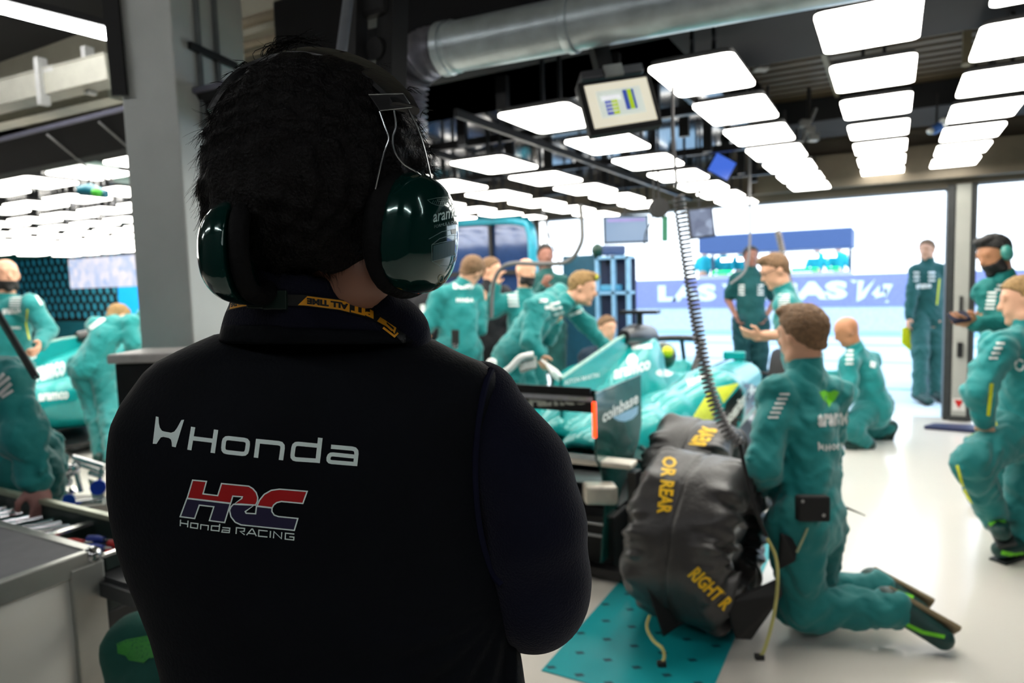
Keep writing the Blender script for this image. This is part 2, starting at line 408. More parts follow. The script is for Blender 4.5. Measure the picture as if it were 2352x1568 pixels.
# pit wall with the banner
pw = thing('pit_wall', 'low wall across the pit lane with a lilac lettered banner', 'wall')
MB().box((-16, 19.02, 0), (12, 19.4, 1.42)).build('wall_block', mat('pale barrier', (205, 214, 226), .7), pw)
bn = MB().box((-16, 18.99, .62), (12, 19.02, 1.40)).build('banner', mat('lilac banner', (138, 140, 190), .7), pw)
bt = bvh_of(bn)
sh = []
v, f = text2d('LAS VEGAS', .06); a = AY(1512, 697, 19); c = AY(1946, 695, 19)
sh.append(([(a.x+(c.x-a.x)*p[0], .80+.46*p[1]) for p in v], f))
for X in (a.x-6.6, c.x+2.3):
    sh.append(([(X+(c.x-a.x)*p[0], .80+.46*p[1]) for p in v], f))
v, f = stroke2d([(x*.25+c.x+.1, z*.62+.74) for x, z in [(0, .8), (.5, 1), (.8, .8), (.6, .1), (.9, .2), (1.9, 1), (2.2, 1)]], .13); sh.append((v, f))
v, f = stroke2d([(x*.25+c.x+.1, z*.62+.74) for x, z in [(1.9, .25), (2.4, .6), (2.2, .2), (2.9, .3), (3.3, .6), (2.9, .6), (3.0, .2), (3.5, .6), (3.3, -.15), (3.0, 0)]], .09); sh.append((v, f))
o = decal('banner_lettering', WHT, bn, sh, lambda x, y: (Vector((x, 15, y)), Vector((0, 1, 0))), bt, 2., .004, 9.)
# pit wall stand with canopy
can = mat('navy canopy', (66, 88, 132), .6, var=.05)
ps = thing('pit_stand', 'navy canopy over the seats on the pit wall', 'pit stand')
MB().box((-4.8, 19.6, 2.12), (-.9, 21.4, 2.62)).build('canopy', can, ps, bevel=.03)
for X in (-4.7, -2.85, -1.0): MB().box((X-.04, 20.9, 0), (X+.04, 20.98, 2.1)).build('post', mat('stand post', (70, 80, 100), .5), ps)
MB().box((-4.8, 19.7, 1.40), (-.9, 20.2, 1.5)).build('counter', mat('stand counter', (190, 190, 205), .5), ps)
gm = mat('green strip', (40, 220, 110), .4, emit=(20, 255, 110), es=1.5)
for X0, X1 in ((-4.4, -3.9), (-3.6, -3.2), (-2.35, -1.7), (-1.5, -1.2)):
    MB().box((X0, 19.66, 1.52), (X1, 19.69, 1.62)).build('green_light_strip', gm, ps)
wl = mat('stand lamp', (250, 250, 255), .4, emit=(255, 255, 255), es=5)
for X0, X1 in ((-4.3, -4.0), (-3.85, -3.4), (-3.3, -3.1), (-2.4, -1.75), (-1.6, -1.3)):
    MB().box((X0, 20.2, 2.0-.12), (X1, 20.25, 1.98)).build('lamp', wl, ps)

# ================================================================== ceiling light panels
em = mat('lit panel', (255, 250, 240), .4, emit=(255, 250, 240), es=LAMP)
of = mat('unlit panel', (150, 176, 168), .35, var=.05)
hs = mat('panel housing', (40, 41, 42), .5, .4)
ORD = ['first', 'second', 'third', 'fourth', 'fifth', 'sixth', 'seventh', 'eighth', 'ninth', 'tenth', 'eleventh', 'twelfth', 'thirteenth', 'fourteenth', 'fifteenth']
def rrect(w, d, r=.036, n=4):
    out = []
    for cx, cy, a0 in ((w/2-r, d/2-r, 0), (-w/2+r, d/2-r, 90), (-w/2+r, -d/2+r, 180), (w/2-r, -d/2+r, 270)):
        for k in range(n+1):
            a = math.radians(a0+90*k/n); out.append((cx+r*math.cos(a), cy+r*math.sin(a)))
    return out
def light_panel(w, d):
    r = bpy.data.objects.new('ceiling_light', None); COL.objects.link(r); r['category'] = 'ceiling light'; r['group'] = 'rounded ceiling light panels'
    q = rrect(w, d); MB().prism([(x, y, 0) for x, y in q], (0, 0, -.012)).build('diffuser', em, r)
    MB().prism([(x*.96, y*.96, .001) for x, y in q], (0, 0, .022)).build('housing', hs, r)
    for s in (-1, 1): MB().box((s*.045-.008, -.02, .0235), (s*.045+.008, .0, .27)).build('hanger', hs, r)
    return r
protos = {}
cols = [('rightmost row', .466, 2.40, 2.60, .735, .5, .35, 7), ('second row from the right', -.092, 2.40, 2.82, .735, .5, .35, 7), ('third row from the right', -.70, 2.29, 2.72, .70, .5, .335, 7),
        ('fourth row from the right', -1.42, 2.225, 2.78, .735, .46, .36, 7), ('fifth row from the right', -2.23, 2.21, 3.60, .745, .5, .38, 5), ('sixth row from the right', -2.98, 2.21, 3.45, .745, .5, .4, 6)]
for i in range(17): cols.append(('left bay row %s' % 'ABCDEFGHIJKLMNOPQ'[i], -3.75-.6*i, 2.21, 2.34, .58, .33, .40, 9))
LBN = ['nearest the pillar', 'second from the pillar', 'third from the pillar', 'fourth from the pillar', 'fifth from the pillar', 'sixth from the pillar', 'seventh from the pillar', 'eighth from the pillar', 'ninth from the pillar', 'tenth from the pillar', 'eleventh from the pillar', 'twelfth from the pillar', 'thirteenth from the pillar', 'fourteenth from the pillar', 'fifteenth from the pillar', 'sixteenth from the pillar', 'seventeenth from the pillar']
for cn, X, z, y0, pitch, d, w, n in cols:
    for k in range(n):
        key = (w, d)
        if key not in protos: o = protos[key] = light_panel(w, d); src = o
        else:
            src = protos[key]; o = src.copy(); COL.objects.link(o)
            for ch in src.children: c2 = ch.copy(); c2.parent = o; COL.objects.link(c2)
        o.location = (X, y0+pitch*k+d/2, z); o.rotation_euler = (0, 0, 0)
        cn2 = cn if not cn.startswith('left bay') else 'left bay row '+LBN['ABCDEFGHIJKLMNOPQ'.index(cn[-1])]
        o['label'] = f'lit ceiling panel, {ORD[k]} from the camera in the {cn2}'
for i, (x, y) in enumerate(((175, 378), (345, 408))):
    c = G(x, y, 2.235); t = thing('ceiling_light', 'switched off pale ceiling panel ' + ('left of the nearest lit panels above the pillar' if i == 0 else 'below the lit pair beside the grey pillar top'), 'ceiling light', 'rounded ceiling light panels')
    MB().prism([(c.x+a, c.y+b_, 2.21) for a, b_ in rrect(.42, .3)], (0, 0, .02)).build('diffuser', of, t)
    MB().prism([(c.x+a*.9, c.y+b_*.9, 2.231) for a, b_ in rrect(.42, .3)], (0, 0, .02)).build('housing', hs, t)
# rails that carry the panels
rl = mat('black rail', (20, 20, 22), .4, .3)
for X, lab in ((-.86, 'long black ceiling rail right of the mirrored ceiling'), (-1.93, 'long black ceiling rail over the car, second from the right'), (-2.62, 'long black ceiling rail over the car, third from the right'), (-3.38, 'black ceiling rail above the back row of mechanics')):
    t = MB(); t.box((X-.012, 2.95, 2.29), (X+.012, 7.6, 2.33)); o = t.build('ceiling_rail', rl); tag(o, lab, 'ceiling rail', 'black ceiling rails')
# small fittings above the panels (brackets seen against the mirrored ceiling)
t = thing('ceiling_bracket_frame', 'dark bracket frame between the ceiling panels over the race car', 'bracket frame')
for i in range(7):
    for X in (-1.15, -1.75, -2.4):
        MB().box((X-.03, 3.1+.62*i, 2.33), (X+.03, 3.14+.62*i, 2.5)).build('drop_bracket', rl, t)
for Y in (3.9, 5.2, 6.6):
    MB().box((-3.3, Y, 2.36), (-.9, Y+.05, 2.41)).build('cross_rail', rl, t)
# right lower slanted black fascia on the left bay
b = MB(); b.prism([(-9.5, 2.05, 2.325), (-9.5, 2.12, 2.325), (-9.5, 2.26, 2.19), (-9.5, 2.16, 2.19)], (7.3, 0, 0)); o = b.build('ceiling_fascia', BLKC); structure(o)
b = MB(); b.box((-9.5, 2.03, 2.325), (-2.2, 2.12, 2.345)); o = b.build('trim_4', mat('grey fascia edge', (96, 96, 112), .6)); structure(o)
for i, x in enumerate((95, 215, 330)):
    t = MB(); a = AY(x, 330-20*i, 2.0); 
    t.tube(spline([(a.x, 2.03, 2.30), (a.x+.02, 2.15, 2.2), (a.x+.05, 2.25, 2.11), (a.x+.10, 2.3, 2.08), (a.x+.12, 2.25, 2.12)], 5), .006, 6)
    tag(t.build('cable_loop', mat('grey cable', (150, 150, 150), .5)), ['grey cable loop hanging under the black fascia at far left', 'grey cable loop under the black fascia, middle one', 'grey cable loop under the fascia nearest the pillar'][i], 'cable', 'cable loops under the fascia')

# ================================================================== grey pillar left
d = 3.0
p0 = P(258, 0, d); 
a0 = P(301, 500, d); a1 = P(425, 500, d*.985); a2 = P(585, 500, d*1.14)
b = MB()
def quadprism(m, pts, z0, z1): m.prism([(p[0], p[1], z0) for p in pts], (0, 0, z1-z0))
e1 = (a1-a0); e2 = (a2-a1); e1.z = e2.z = 0
pts = [a0, a0+e1, a0+e1+e2, a0+e2]
quadprism(b, [(p.x, p.y) for p in pts], 0, ZC)
o = structure(b.build('pillar_column', GREYM, bevel=.008)); o.name = 'trim_5'
nrm = Vector((e2.y, -e2.x, 0)).normalized()
if nrm.dot(a1-CO) > 0: nrm = -nrm
t = thing('conduit_pair', 'two thin grey conduits clamped to the right face of the grey pillar', 'conduit')
for s in (.30, .55):
    q = a1+e2*s+nrm*.012; MB().tube([(q.x, q.y, 2.18), (q.x, q.y, 3.34)], .012, 8).build('pipe', mat('conduit grey', (110, 116, 118), .4, .4), t, smooth=True)
q = a1+e2*.16+nrm*.02; q2 = a1+e2*.8+nrm*.02; MB().bar((q.x, q.y, 2.52), (q2.x, q2.y, 2.52), .02, .03).build('clamp', BLK, t)
n1 = Vector((e1.y, -e1.x, 0)).normalized()
if n1.dot(a0-CO) > 0: n1 = -n1
e1u = e1.normalized()
t = MB(); q = a0+n1*.02; t.prism([(q.x-.02*e1u.x, q.y-.02*e1u.y, 2.3), (q.x+.05*e1u.x, q.y+.05*e1u.y, 2.3), (q.x+.03*e1u.x, q.y+.03*e1u.y, 3.34), (q.x-.05*e1u.x, q.y-.05*e1u.y, 3.34)], n1*.015)
tag(t.build('black_pole', BLK), 'flat black strip running up the left edge of the grey pillar', 'strip')

# ================================================================== overhead: duct, trays, monitor, tube lamp, truss
gz = mat('galvanised steel', (188, 200, 204), .36, .55, var=.18, vs=10, bump=.15, bs=14)
t = thing('ventilation_duct', 'shiny galvanised round ventilation duct under the ceiling', 'duct')
DY = 2.45
L = [Vector((-1.64, DY, 2.43)), Vector((-.4, DY, 2.395)), Vector((3.9, DY, 2.28))]
def ringpath(a, b, n): return [a.lerp(b, k/n) for k in range(n+1)]
MB().tube(ringpath(L[0], Vector((-1.07, DY, 2.413)), 6), .098, 40).build('duct_section', gz, t, smooth=True)
MB().tube(ringpath(Vector((-1.07, DY, 2.413)), L[2], 8), .096, 40).build('duct_section', gz, t, smooth=True)
MB().tube([Vector((-1.085, DY, 2.4135)), Vector((-1.08, DY, 2.413)), Vector((-1.055, DY, 2.4125)), Vector((-1.05, DY, 2.4124))], [.098, .104, .104, .097], 40).build('collar', gz, t, smooth=True)
MB().tube([Vector((-1.66, DY, 2.43)), Vector((-1.655, DY, 2.43)), Vector((-1.62, DY, 2.429)), Vector((-1.615, DY, 2.429))], [.099, .107, .107, .098], 40).build('collar', gz, t, smooth=True)
MB().tube([Vector((-1.60, DY, 2.43)), Vector((-1.59, DY, 2.43)), Vector((-1.575, DY, 2.43))], [.099, .104, .099], 40).build('collar', gz, t, smooth=True)
fp = spline([(-1.65, DY, 2.43), (-1.74, DY, 2.425), (-1.83, DY+.01, 2.38), (-1.88, DY+.02, 2.26), (-1.90, DY+.03, 2.1)], 22)
MB().tube(fp, [.094+.012*(1 if (i//2) % 2 else -1)*(.6+.4*math.sin(i*1.7)) for i in range(len(fp))], 32).build('flexible_hose', mat('grey foil hose', (140, 140, 150), .4, .5, var=.3, vs=20), t, smooth=True)
# aluminium extrusions, upper middle
for i, (q0, q1, w) in enumerate((((905, -5), (1085, 95), .06), ((930, 40), (1060, 120), .035), ((1010, -20), (1180, 60), .05))):
    t = MB(); a = P(*q0, 3.1); c = P(*q1, 3.35); 
    t.bar(a-(c-a)*.8, c, .05, w); t.bar((a-(c-a)*.8)+Vector((0, 0, -.02)), c+Vector((0, 0, -.02)), .06, .008)
    tag(t.build('ceiling_extrusion', mat('silver extrusion', (128, 134, 144), .4, .6)), ['upper wide silver extrusion left of the round duct', 'lower thin silver extrusion left of the round duct', 'dark silver extrusion passing above the round duct'][i], 'extrusion', 'silver extrusions by the duct')
# black hoist tower behind the head
t = thing('hoist_frame', 'black box frame hanging from the ceiling behind the head', 'frame')
for x, w in ((822, .05), (905, .07)):
    a = P(x, -60, 2.2); c = P(x-8, 230, 2.2); MB().bar(a, c, w, w).build('upright', BLK, t)
MB().obox(P(860, -10, 2.22), (1, 0, 0), (0, 1, 0), (0, 0, 1), .075, .05, .085).build('motor_box', BLK, t, bevel=.02)
MB().lathe(P(873, 115, 2.2), (0, 1, .1), [(.001, -.03), (.035, -.03), (.04, 0), (.035, .03), (.001, .03)], 16).build('pulley', BLK, t, smooth=True)
t = MB(); t.tube([P(808, -60, 2.1), P(778, 165, 2.0)], .016, 12)
tag(t.build('steel_pole', mat('satin steel pole', (150, 156, 166), .4, .6), smooth=True), 'slanting satin steel pole rising behind the headband', 'pole')
# cable trays, upper left
def tray(name, pa, pb, d, h, lab, col):
    t = thing('cable_tray', lab, 'cable tray', 'cable trays at upper left'); a = P(*pa, d); c = P(*pb, d*.93); dr = (c-a).normalized()
    MB().bar(a-dr*1.5, c, .12, h).build('channel', col, t, bevel=.004)
    MB().bar(a-dr*1.5+Vector((0, 0, h/2+.004)), c+Vector((0, 0, h/2+.004)), .13, .006).build('flange', col, t)
    return a, c, dr, t
wc = mat('cream tray', (190, 188, 172), .5, var=.06)
a, c, dr, t = tray('x', (0, 225), (265, 160), 3.9, .13, 'upper cream cable tray left of the grey pillar', wc)
for x, y in ((97, 190), (205, 165)):
    q = P(x, y, 3.72); MB().bar(q+Vector((0, 0, .13)), q-Vector((0, 0, .12)), .05, .04).build('tray_clamp', mat('clamp white', (200, 200, 195), .4, .4), t)
q = P(115, 162, 3.72); MB().bar(q-dr*.07, q+dr*.05, .05, .03).build('tray_clamp', MATS['clamp white'], t)
tray('x', (0, 283), (268, 220), 4.25, .05, 'lower thin cream cable tray left of the grey pillar', wc)
for i, (q0, q1, r) in enumerate((((545, 110), (790, 40), .02), ((545, 130), (700, 92), .012), ((540, 60), (800, -20), .03))):
    t = MB(); t.tube([P(*q0, 3.9), P(*q1, 4.1)], r, 10); tag(t.build('ceiling_pipe', mat('tan pipe', (150, 138, 118), .5)), ['middle tan pipe above the head right of the pillar', 'lowest thin tan pipe above the head', 'highest thick tan pipe right of the pillar'][i], 'pipe', 'tan pipes above the head')
# tube lamp
t = thing('tube_light', 'long white tube light at the upper left corner', 'tube light')
a = P(-260, -50, 3.1); c = P(252, 80, 3.1); MB().tube([a, c], .027, 16).build('tube', mat('tube glow', (255, 255, 255), .3, emit=(255, 255, 255), es=34), t, smooth=True)
MB().bar(a+Vector((0, 0, .045)), c+Vector((0, 0, .045)), .05, .03).build('batten', BLK, t)
for X_, Y_, lab in ((-5.8, -1.5, 'added fill tube light over the back of the left bay'), (-3.4, -1.5, 'added fill tube light behind the grey case'), (-1.0, -1.7, 'added fill tube light straight behind the camera'), (1.4, -1.5, 'added fill tube light behind the camera on the door side'), (-5.6, .9, 'added fill tube light left of the cable trays'), (3.4, .4, 'added fill tube light by the right wall'), (2.0, .3, 'added fill tube light between the camera and the right wall')):  # unseen tubes, added to brighten the pillar, the case and the vest lettering
    t = thing('tube_light', lab, 'tube light'); MB().tube([(X_-.7, Y_, 3.2), (X_+.7, Y_, 3.2)], .03, 12).build('tube', MATS['tube glow'], t, smooth=True); MB().box((X_-.72, Y_-.03, 3.23), (X_+.72, Y_+.03, 3.35)).build('batten', BLK, t)
# hanging monitor
t = thing('hanging_monitor', 'hanging black flat monitor showing two blue and yellow bar blocks', 'monitor')
md = 2.5; q = [P(1345, 197, md), P(1487, 176, md+.03), P(1504, 276, md), P(1366, 295, md-.03)]
c = sum(q, Vector())/4; ux = (q[1]-q[0]).normalized(); uy = (q[0]-q[3]); uy = (uy-ux*uy.dot(ux)).normalized(); un = ux.cross(uy).normalized()
hw = (q[1]-q[0]).length/2; hh = (q[0]-q[3]).length/2
MB().obox(c-un*.025, ux, uy, un, hw+.02, hh+.02, .022).build('casing', BLK, t, bevel=.006)
MB().obox(c+un*.0, ux, uy, un, hw, hh, .002).build('screen', mat('screen cream', (206, 200, 178), .3, emit=(232, 226, 205), es=.75), t)
for i, (x, y, w_, h_, col, nme) in enumerate([(0, .02, .72, .62, (205, 214, 205), 'window_view'), (-.34, -.1, .16, .4, (70, 80, 170), 'bar'), (-.2, -.1, .1, .4, (170, 190, 40), 'bar'), (.30, .08, .18, .46, (60, 80, 160), 'bar'), (.33, .08, .07, .46, (170, 200, 40), 'bar'), (-.28, .28, .3, .1, (235, 235, 240), 'bar')]):
    MB().obox(c+ux*hw*x+uy*hh*y+un*(.0026+.0004*i), ux, uy, un, hw*w_*.98, hh*h_, .0004).build(nme, mat('scr%d' % i, col, .3, emit=col, es=.75), t)
for x in range(4):
    MB().obox(c+ux*hw*(-.31)+uy*hh*(.16-.17*x)+un*.006, ux, uy, un, hw*.17, .0025, .0004).build('divider_line', mat('scr0', (0, 0, 0)), t)
MB().obox(c+uy*(hh+.045)-un*.06, ux, uy, un, hw*1.0, .016, .06).build('mount_shelf', mat('mount grey', (96, 96, 100), .35, .5), t, bevel=.004)
MB().obox(c+uy*(hh+.04)+ux*.0+un*.01, ux, uy, un, .035, .022, .006).build('mount_bracket', ALU, t)
MB().obox(c+uy*(hh+.13)-un*.08, ux, uy, un, .03, .1, .03).build('mount_arm', BLK, t)
# ================================================================== foreground man in the dark vest (camera-frame coordinates: x right, y down, w forward, in metres)
def K(x, y, d): return np.array([(x-CX)/FPX*d, (y-CY)/FPX*d, d])
cr_, cu_, cf_, co_ = (np.array(v[:]) for v in (CR, CU, CF, CO))
def KW(p):
    p = np.asarray(p, float); return co_+p[..., :1]*cr_-p[..., 1:2]*cu_+p[..., 2:3]*cf_
def WK(v):
    v = np.array(v[:])-co_; return np.array([v@cr_, -(v@cu_), v@cf_])
def prof(rows, d):
    """stack of ellipses: (y px, left px, right px, depth of centre, half depth)"""
    r = np.array(rows, float); y = (r[:, 0]-CY)/FPX*d; xc = ((r[:, 1]+r[:, 2])/2-CX)/FPX*d; a = (r[:, 2]-r[:, 1])/2/FPX*d
    wc, b = r[:, 3], r[:, 4]
    def fn(p):
        Y = p[..., 1]; A = np.interp(Y, y, a); B = np.interp(Y, y, b); X = np.interp(Y, y, xc); Wc = np.interp(Y, y, wc)
        e = np.sqrt(((p[..., 0]-X)/A)**2+((p[..., 2]-Wc)/B)**2)
        dd = (e-1)*np.minimum(A, B); return np.maximum(dd, np.maximum(y[0]-Y, Y-y[-1]))
    m = max(a.max(), b.max())
    return dict(t='f', fn=fn, lo=np.array([(xc-a).min(), y[0], (wc-b).min()]), hi=np.array([(xc+a).max(), y[-1], (wc+b).max()]))
DV = .80
man = thing('person', 'man seen from behind in a dark vest with white and red back lettering', 'person')
skn = mat('man skin', (150, 108, 88), .5, var=.05)
vestm = mat('vest black navy', (13, 16, 21), .7, var=.12, vs=14, bump=.12, bs=240, spec=.08)
swm = mat('sweatshirt navy', (20, 22, 36), .9, var=.12, vs=14, bump=.3, bs=420, sheen=.12, spec=.05)
rows = [(752, 596, 872, 0.79, 0.045), (766, 510, 965, 0.79, 0.062), (785, 464, 1010, 0.79, 0.073), (805, 422, 1052, 0.79, 0.083), (830, 373, 1108, 0.79, 0.092), (852, 348, 1140, 0.79, 0.098), (880, 330, 1152, 0.79, 0.105), (920, 305, 1150, 0.79, 0.115), (970, 286, 1143, 0.79, 0.122), (1030, 281, 1130, 0.79, 0.126), (1100, 281, 1128, 0.79, 0.127), (1170, 287, 1132, 0.79, 0.126), (1240, 301, 1142, 0.79, 0.122), (1300, 319, 1156, 0.79, 0.118), (1360, 343, 1170, 0.79, 0.114), (1430, 370, 1182, 0.79, 0.112), (1500, 388, 1192, 0.79, 0.112), (1568, 401, 1202, 0.79, 0.114), (1700, 415, 1222, 0.79, 0.12), (1850, 422, 1232, 0.79, 0.122)]
def foldfn(p):
    # soft drag folds running from under the arm towards the waist
    x, y, w = p[:, 0], p[:, 1], p[:, 2]; o = K(1165, 1345, .8); dx = x-o[0]; dy = y-o[1]; r = np.sqrt(dx*dx+dy*dy)+1e-6; an = np.arctan2(dy, -dx)
    g = np.exp(-((r-.10)/.09)**2)*np.clip((an+.25)*2, 0, 1)*(w < .80)
    s = -.0028*np.cos(an*17+3*r/.1)*g
    s += -.0022*np.sin(34*(y+.35*x)+2*np.sin(11*x))*np.clip((y-.22)/.2, 0, 1)*(.5+.5*np.sin(9*x+1))
    s += -.0012*np.sin(38*x+6*np.sin(9*y))*np.exp(-((y-.02)/.12)**2)
    return s
vest = sdf_obj('vest', vestm, man, [prof(rows, DV)], .0062, .01, disp=foldfn, xf=KW)
# stand collar of the vest
crow = [(640, 566, 850, .746, .074), (672, 552, 866, .752, .075), (700, 538, 900, .76, .076), (725, 524, 925, .763, .080), (752, 514, 948, .766, .084), (775, 506, 975, .775, .088)]
def cap_at(y0px, d):
    y0 = (y0px-CY)/FPX*d
    return lambda p: np.maximum(y0-p[:, 1], -1)
def tiltcut(xa, ya, xb, yb, d, sgn=1):
    a = K(xa, ya, d); b = K(xb, yb, d); n = np.array([-(b[1]-a[1]), b[0]-a[0]]); n /= np.linalg.norm(n)
    return lambda p: -sgn*((p[:, 0]-a[0])*n[0]+(p[:, 1]-a[1])*n[1])
sdf_obj('vest_collar', vestm, man, [prof([(700, 534, 905, .760, .080), (735, 522, 935, .763, .084), (752, 515, 950, .766, .087), (790, 500, 985, .775, .095)], .76)], .005, .01, cut=tiltcut(520, 742, 940, 762, .70), xf=KW)
inner = sdf_obj('shirt_collar', swm, man, [prof([(596, 575, 852, .740, .072)]+crow, .76)], .005, .01, cut=tiltcut(556, 618, 862, 650, .70), subs=[prof([(560, 592, 835, .742, .058), (670, 580, 835, .750, .060)], .76)], xf=KW)
sdf_obj('collar_flap', swm, man, [cap(K(862, 668, .735), K(925, 735, .75), .012, .016, k=.02), cap(K(925, 735, .75), K(958, 780, .78), .017, .014, k=.02), cap(K(880, 700, .72), K(940, 770, .755), .014, .016, k=.02), cap(K(940, 762, .755), K(968, 798, .80), .014, .008)], .005, .02, disp=wrinkle(-.0012, 60), xf=KW)
# arms of the sweatshirt
arm = [cap(K(1095, 935, .80), K(1188, 1085, .80), .054, .055), cap(K(1188, 1085, .80), K(1224, 1230, .80), .055, .056), cap(K(1224, 1230, .80), K(1230, 1362, .81), .056, .054),
       cap(K(1230, 1362, .81), K(1150, 1405, .93), .054, .046), cap(K(1150, 1405, .93), K(960, 1330, 1.02), .046, .036)]
larm = [cap(K(395, 960, .80), K(380, 1120, .83), .05, .05), cap(K(380, 1120, .83), K(425, 1290, .92), .05, .046), cap(K(425, 1290, .92), K(640, 1330, 1.0), .044, .038), cap(K(640, 1330, 1.0), K(930, 1345, 1.0), .038, .034)]
def armfold(p):
    x, y, w = p[:, 0], p[:, 1], p[:, 2]
    return -.0016*np.sin(30*y-26*x+3*np.sin(14*y))-.002*np.sin(60*(y+.6*x))*np.exp(-((y-.24)/.06)**2)
sw = sdf_obj('sweatshirt', swm, man, arm+larm, .006, .045, disp=armfold, xf=KW)
# armhole binding of the vest
bd = [(1128, 850), (1116, 880), (1104, 930), (1094, 1000), (1090, 1080), (1094, 1160), (1106, 1240), (1128, 1310), (1152, 1342)]
bvv = bvh_of(vest, sw)
def onsurf(bv, x, y, off=.0):
    h = bv.ray_cast(CO, ray(x, y)); return (h[0]-ray(x, y).normalized()*off) if h[0] is not None else None
q = [onsurf(bvv, x, y, .0) for x, y in [((a[0]), (a[1])) for a in bd]]; q = [p for p in q if p is not None]
MB().tube(spline(q, 6), .0042, 8).build('armhole_binding', mat('binding navy', (22, 24, 42), .9, spec=.1), man, smooth=True)
# body: one continuous skin surface (head, neck, trunk, arms, legs)
hc = K(722, 440, .70)
fx = np.array([.50, .12, .86]); fx /= np.linalg.norm(fx); up = np.array([.03, -1, .05]); up -= fx*(up@fx); up /= np.linalg.norm(up); sd = np.cross(up, fx)
def hk(s, u, f): return hc+sd*s+up*u+fx*f
if sd[0] < 0: sd = -sd
AX3 = (sd, up, fx)
feet = [WK(Vector((0, 0, 0)))]
gnd = lambda s: WK(Vector(KW(K(760+s, 1800, .8))[:2].tolist()+[.09]))
hipL, hipR = K(600, 1950, .8), K(960, 1960, .8)
fL, fR = WK((*KW(hipL)[:2], .09)), WK((*KW(hipR)[:2], .09))
fwd = WK(CO+F0*.24)-WK(CO)
bodyp = [ell(hk(0, .035, 0), AX3, (.074, .085, .088)), ell(hk(0, -.04, .050), AX3, (.06, .078, .05)), cap(hk(0, -.1, .06), hk(0, -.098, .068), .022), cap(hk(0, .0, .09), hk(0, -.03, .108), .009, .013),
         cap(hk(-.035, -.085, .045), hk(.035, -.085, .045), .030), ell(hk(.075, -.01, 0), AX3, (.012, .03, .02)), ell(hk(-.075, -.01, 0), AX3, (.012, .03, .02)),
         cap(hk(0, -.03, .045), K(722, 700, .785), .046, .054, k=.02), cap(K(722, 700, .785), K(700, 800, .80), .054, .06),
         cap(K(480, 905, .8), K(960, 905, .8), .055, .055), cap(K(700, 960, .8), K(740, 1300, .8), .12, .11, flat=((0, 0, 1), .65)), cap(K(740, 1300, .8), K(780, 1900, .8), .11, .125, flat=((0, 0, 1), .65)),
         cap(K(1095, 940, .8), K(1224, 1230, .8), .042, .040), cap(K(1224, 1230, .8), K(1225, 1362, .815), .040, .034), cap(K(1225, 1362, .815), K(1150, 1405, .93), .034, .03), cap(K(1150, 1405, .93), K(900, 1320, 1.02), .03, .024),
         cap(K(400, 960, .8), K(390, 1120, .83), .042, .04), cap(K(390, 1120, .83), K(430, 1290, .92), .038, .034), cap(K(430, 1290, .92), K(1060, 1350, .985), .034, .026)]
# hand tucked under the right arm: palm and four fingers showing beside the sleeve, thumb behind
bodyp += [ell(K(1110, 1360, .955), ((1, 0, 0), (0, 1, 0), (0, 0, 1)), (.04, .036, .018))]
for i, (x, y, d) in enumerate([(1196, 1352, .90), (1204, 1374, .89), (1198, 1398, .90), (1186, 1418, .91)]):
    m_ = (K(1120, 1340+20*i, .945)+K(x, y, d))/2; m_[2] -= .004
    bodyp += [cap(K(1120, 1335+18*i, .95), m_, .009, .0085, k=.006), cap(m_, K(x, y, d), .0085, .0075, k=.006)]
for h, f in ((hipL, fL), (hipR, fR)):
    kn = (h+f)/2+fwd*.1; bodyp += [cap(h, kn, .085, .055), cap(kn, f, .055, .04), cap(f, f+fwd*.7, .038, .03)]
bodyp += [cap(K(1110, 1360, .955), K(1150, 1345, .80), .014, .012)]
for dy in (0, 17): bodyp += [cap(K(1150, 1345+dy, .80), K(1196, 1370+dy, .764), .009, k=.006), cap(K(1196, 1370+dy, .764), K(1226, 1394+dy*.8, .752), .0088, .0075, k=.006)]
sdf_obj('body', skn, man, bodyp, .0075, .02, xf=KW)
trm = mat('dark trousers', (16, 18, 28), .8)
sdf_obj('trousers', trm, man, [prof([(1780, 378, 1225, .79, .118), (1950, 385, 1240, .79, .13), (2150, 420, 1200, .79, .12)], .8)]+sum([[cap(h, (h+f)/2+fwd*.1, .10, .075), cap((h+f)/2+fwd*.1, f, .075, .06)] for h, f in ((hipL, fL), (hipR, fR))], []), .014, .03, xf=KW)
for f in (fL, fR):
    wf = Vector(KW(f)); sdf_obj('shoe', BLK, man, [cap(wf+Vector((0, 0, -.035)), wf+F0*.17+Vector((0, 0, -.045)), .048, .042)], .01, .01, cut=lambda p: .003-p[:, 2])
# hair
hrow = [(142, 672, 738, .705, .012), (146, 648, 772, .705, .026), (155, 618, 815, .705, .042), (170, 592, 852, .705, .054), (195, 566, 888, .705, .068), (232, 536, 926, .705, .080), (278, 508, 958, .705, .089), (335, 484, 978, .705, .094), (400, 474, 986, .705, .096),
        (450, 472, 978, .705, .095), (500, 476, 952, .708, .092), (545, 496, 915, .712, .084), (580, 520, 882, .716, .076), (608, 545, 862, .722, .068), (626, 570, 845, .728, .058)]
def hairdisp(p):
    x, y, w = p[:, 0], p[:, 1], p[:, 2]
    return -.0022*np.sin(150*x+30*np.sin(12*y)+9*np.sin(40*w))-.0018*np.sin(90*x+70*w+14*np.sin(30*y))-.0015*np.sin(260*x+10*y)
hm = mat('man hair', (10, 8, 8), .5, var=.3, vs=90, bump=.5, bs=300, spec=.15)
facecut = lambda p: ((p-hk(0, .03, .045))@fx)-np.clip(((p-hc)@up-.02)*1.2, -.02, .1)
hair = sdf_obj('hair', hm, man, [prof(hrow, .70)], .0042, .01, disp=hairdisp, cut=facecut, xf=KW)
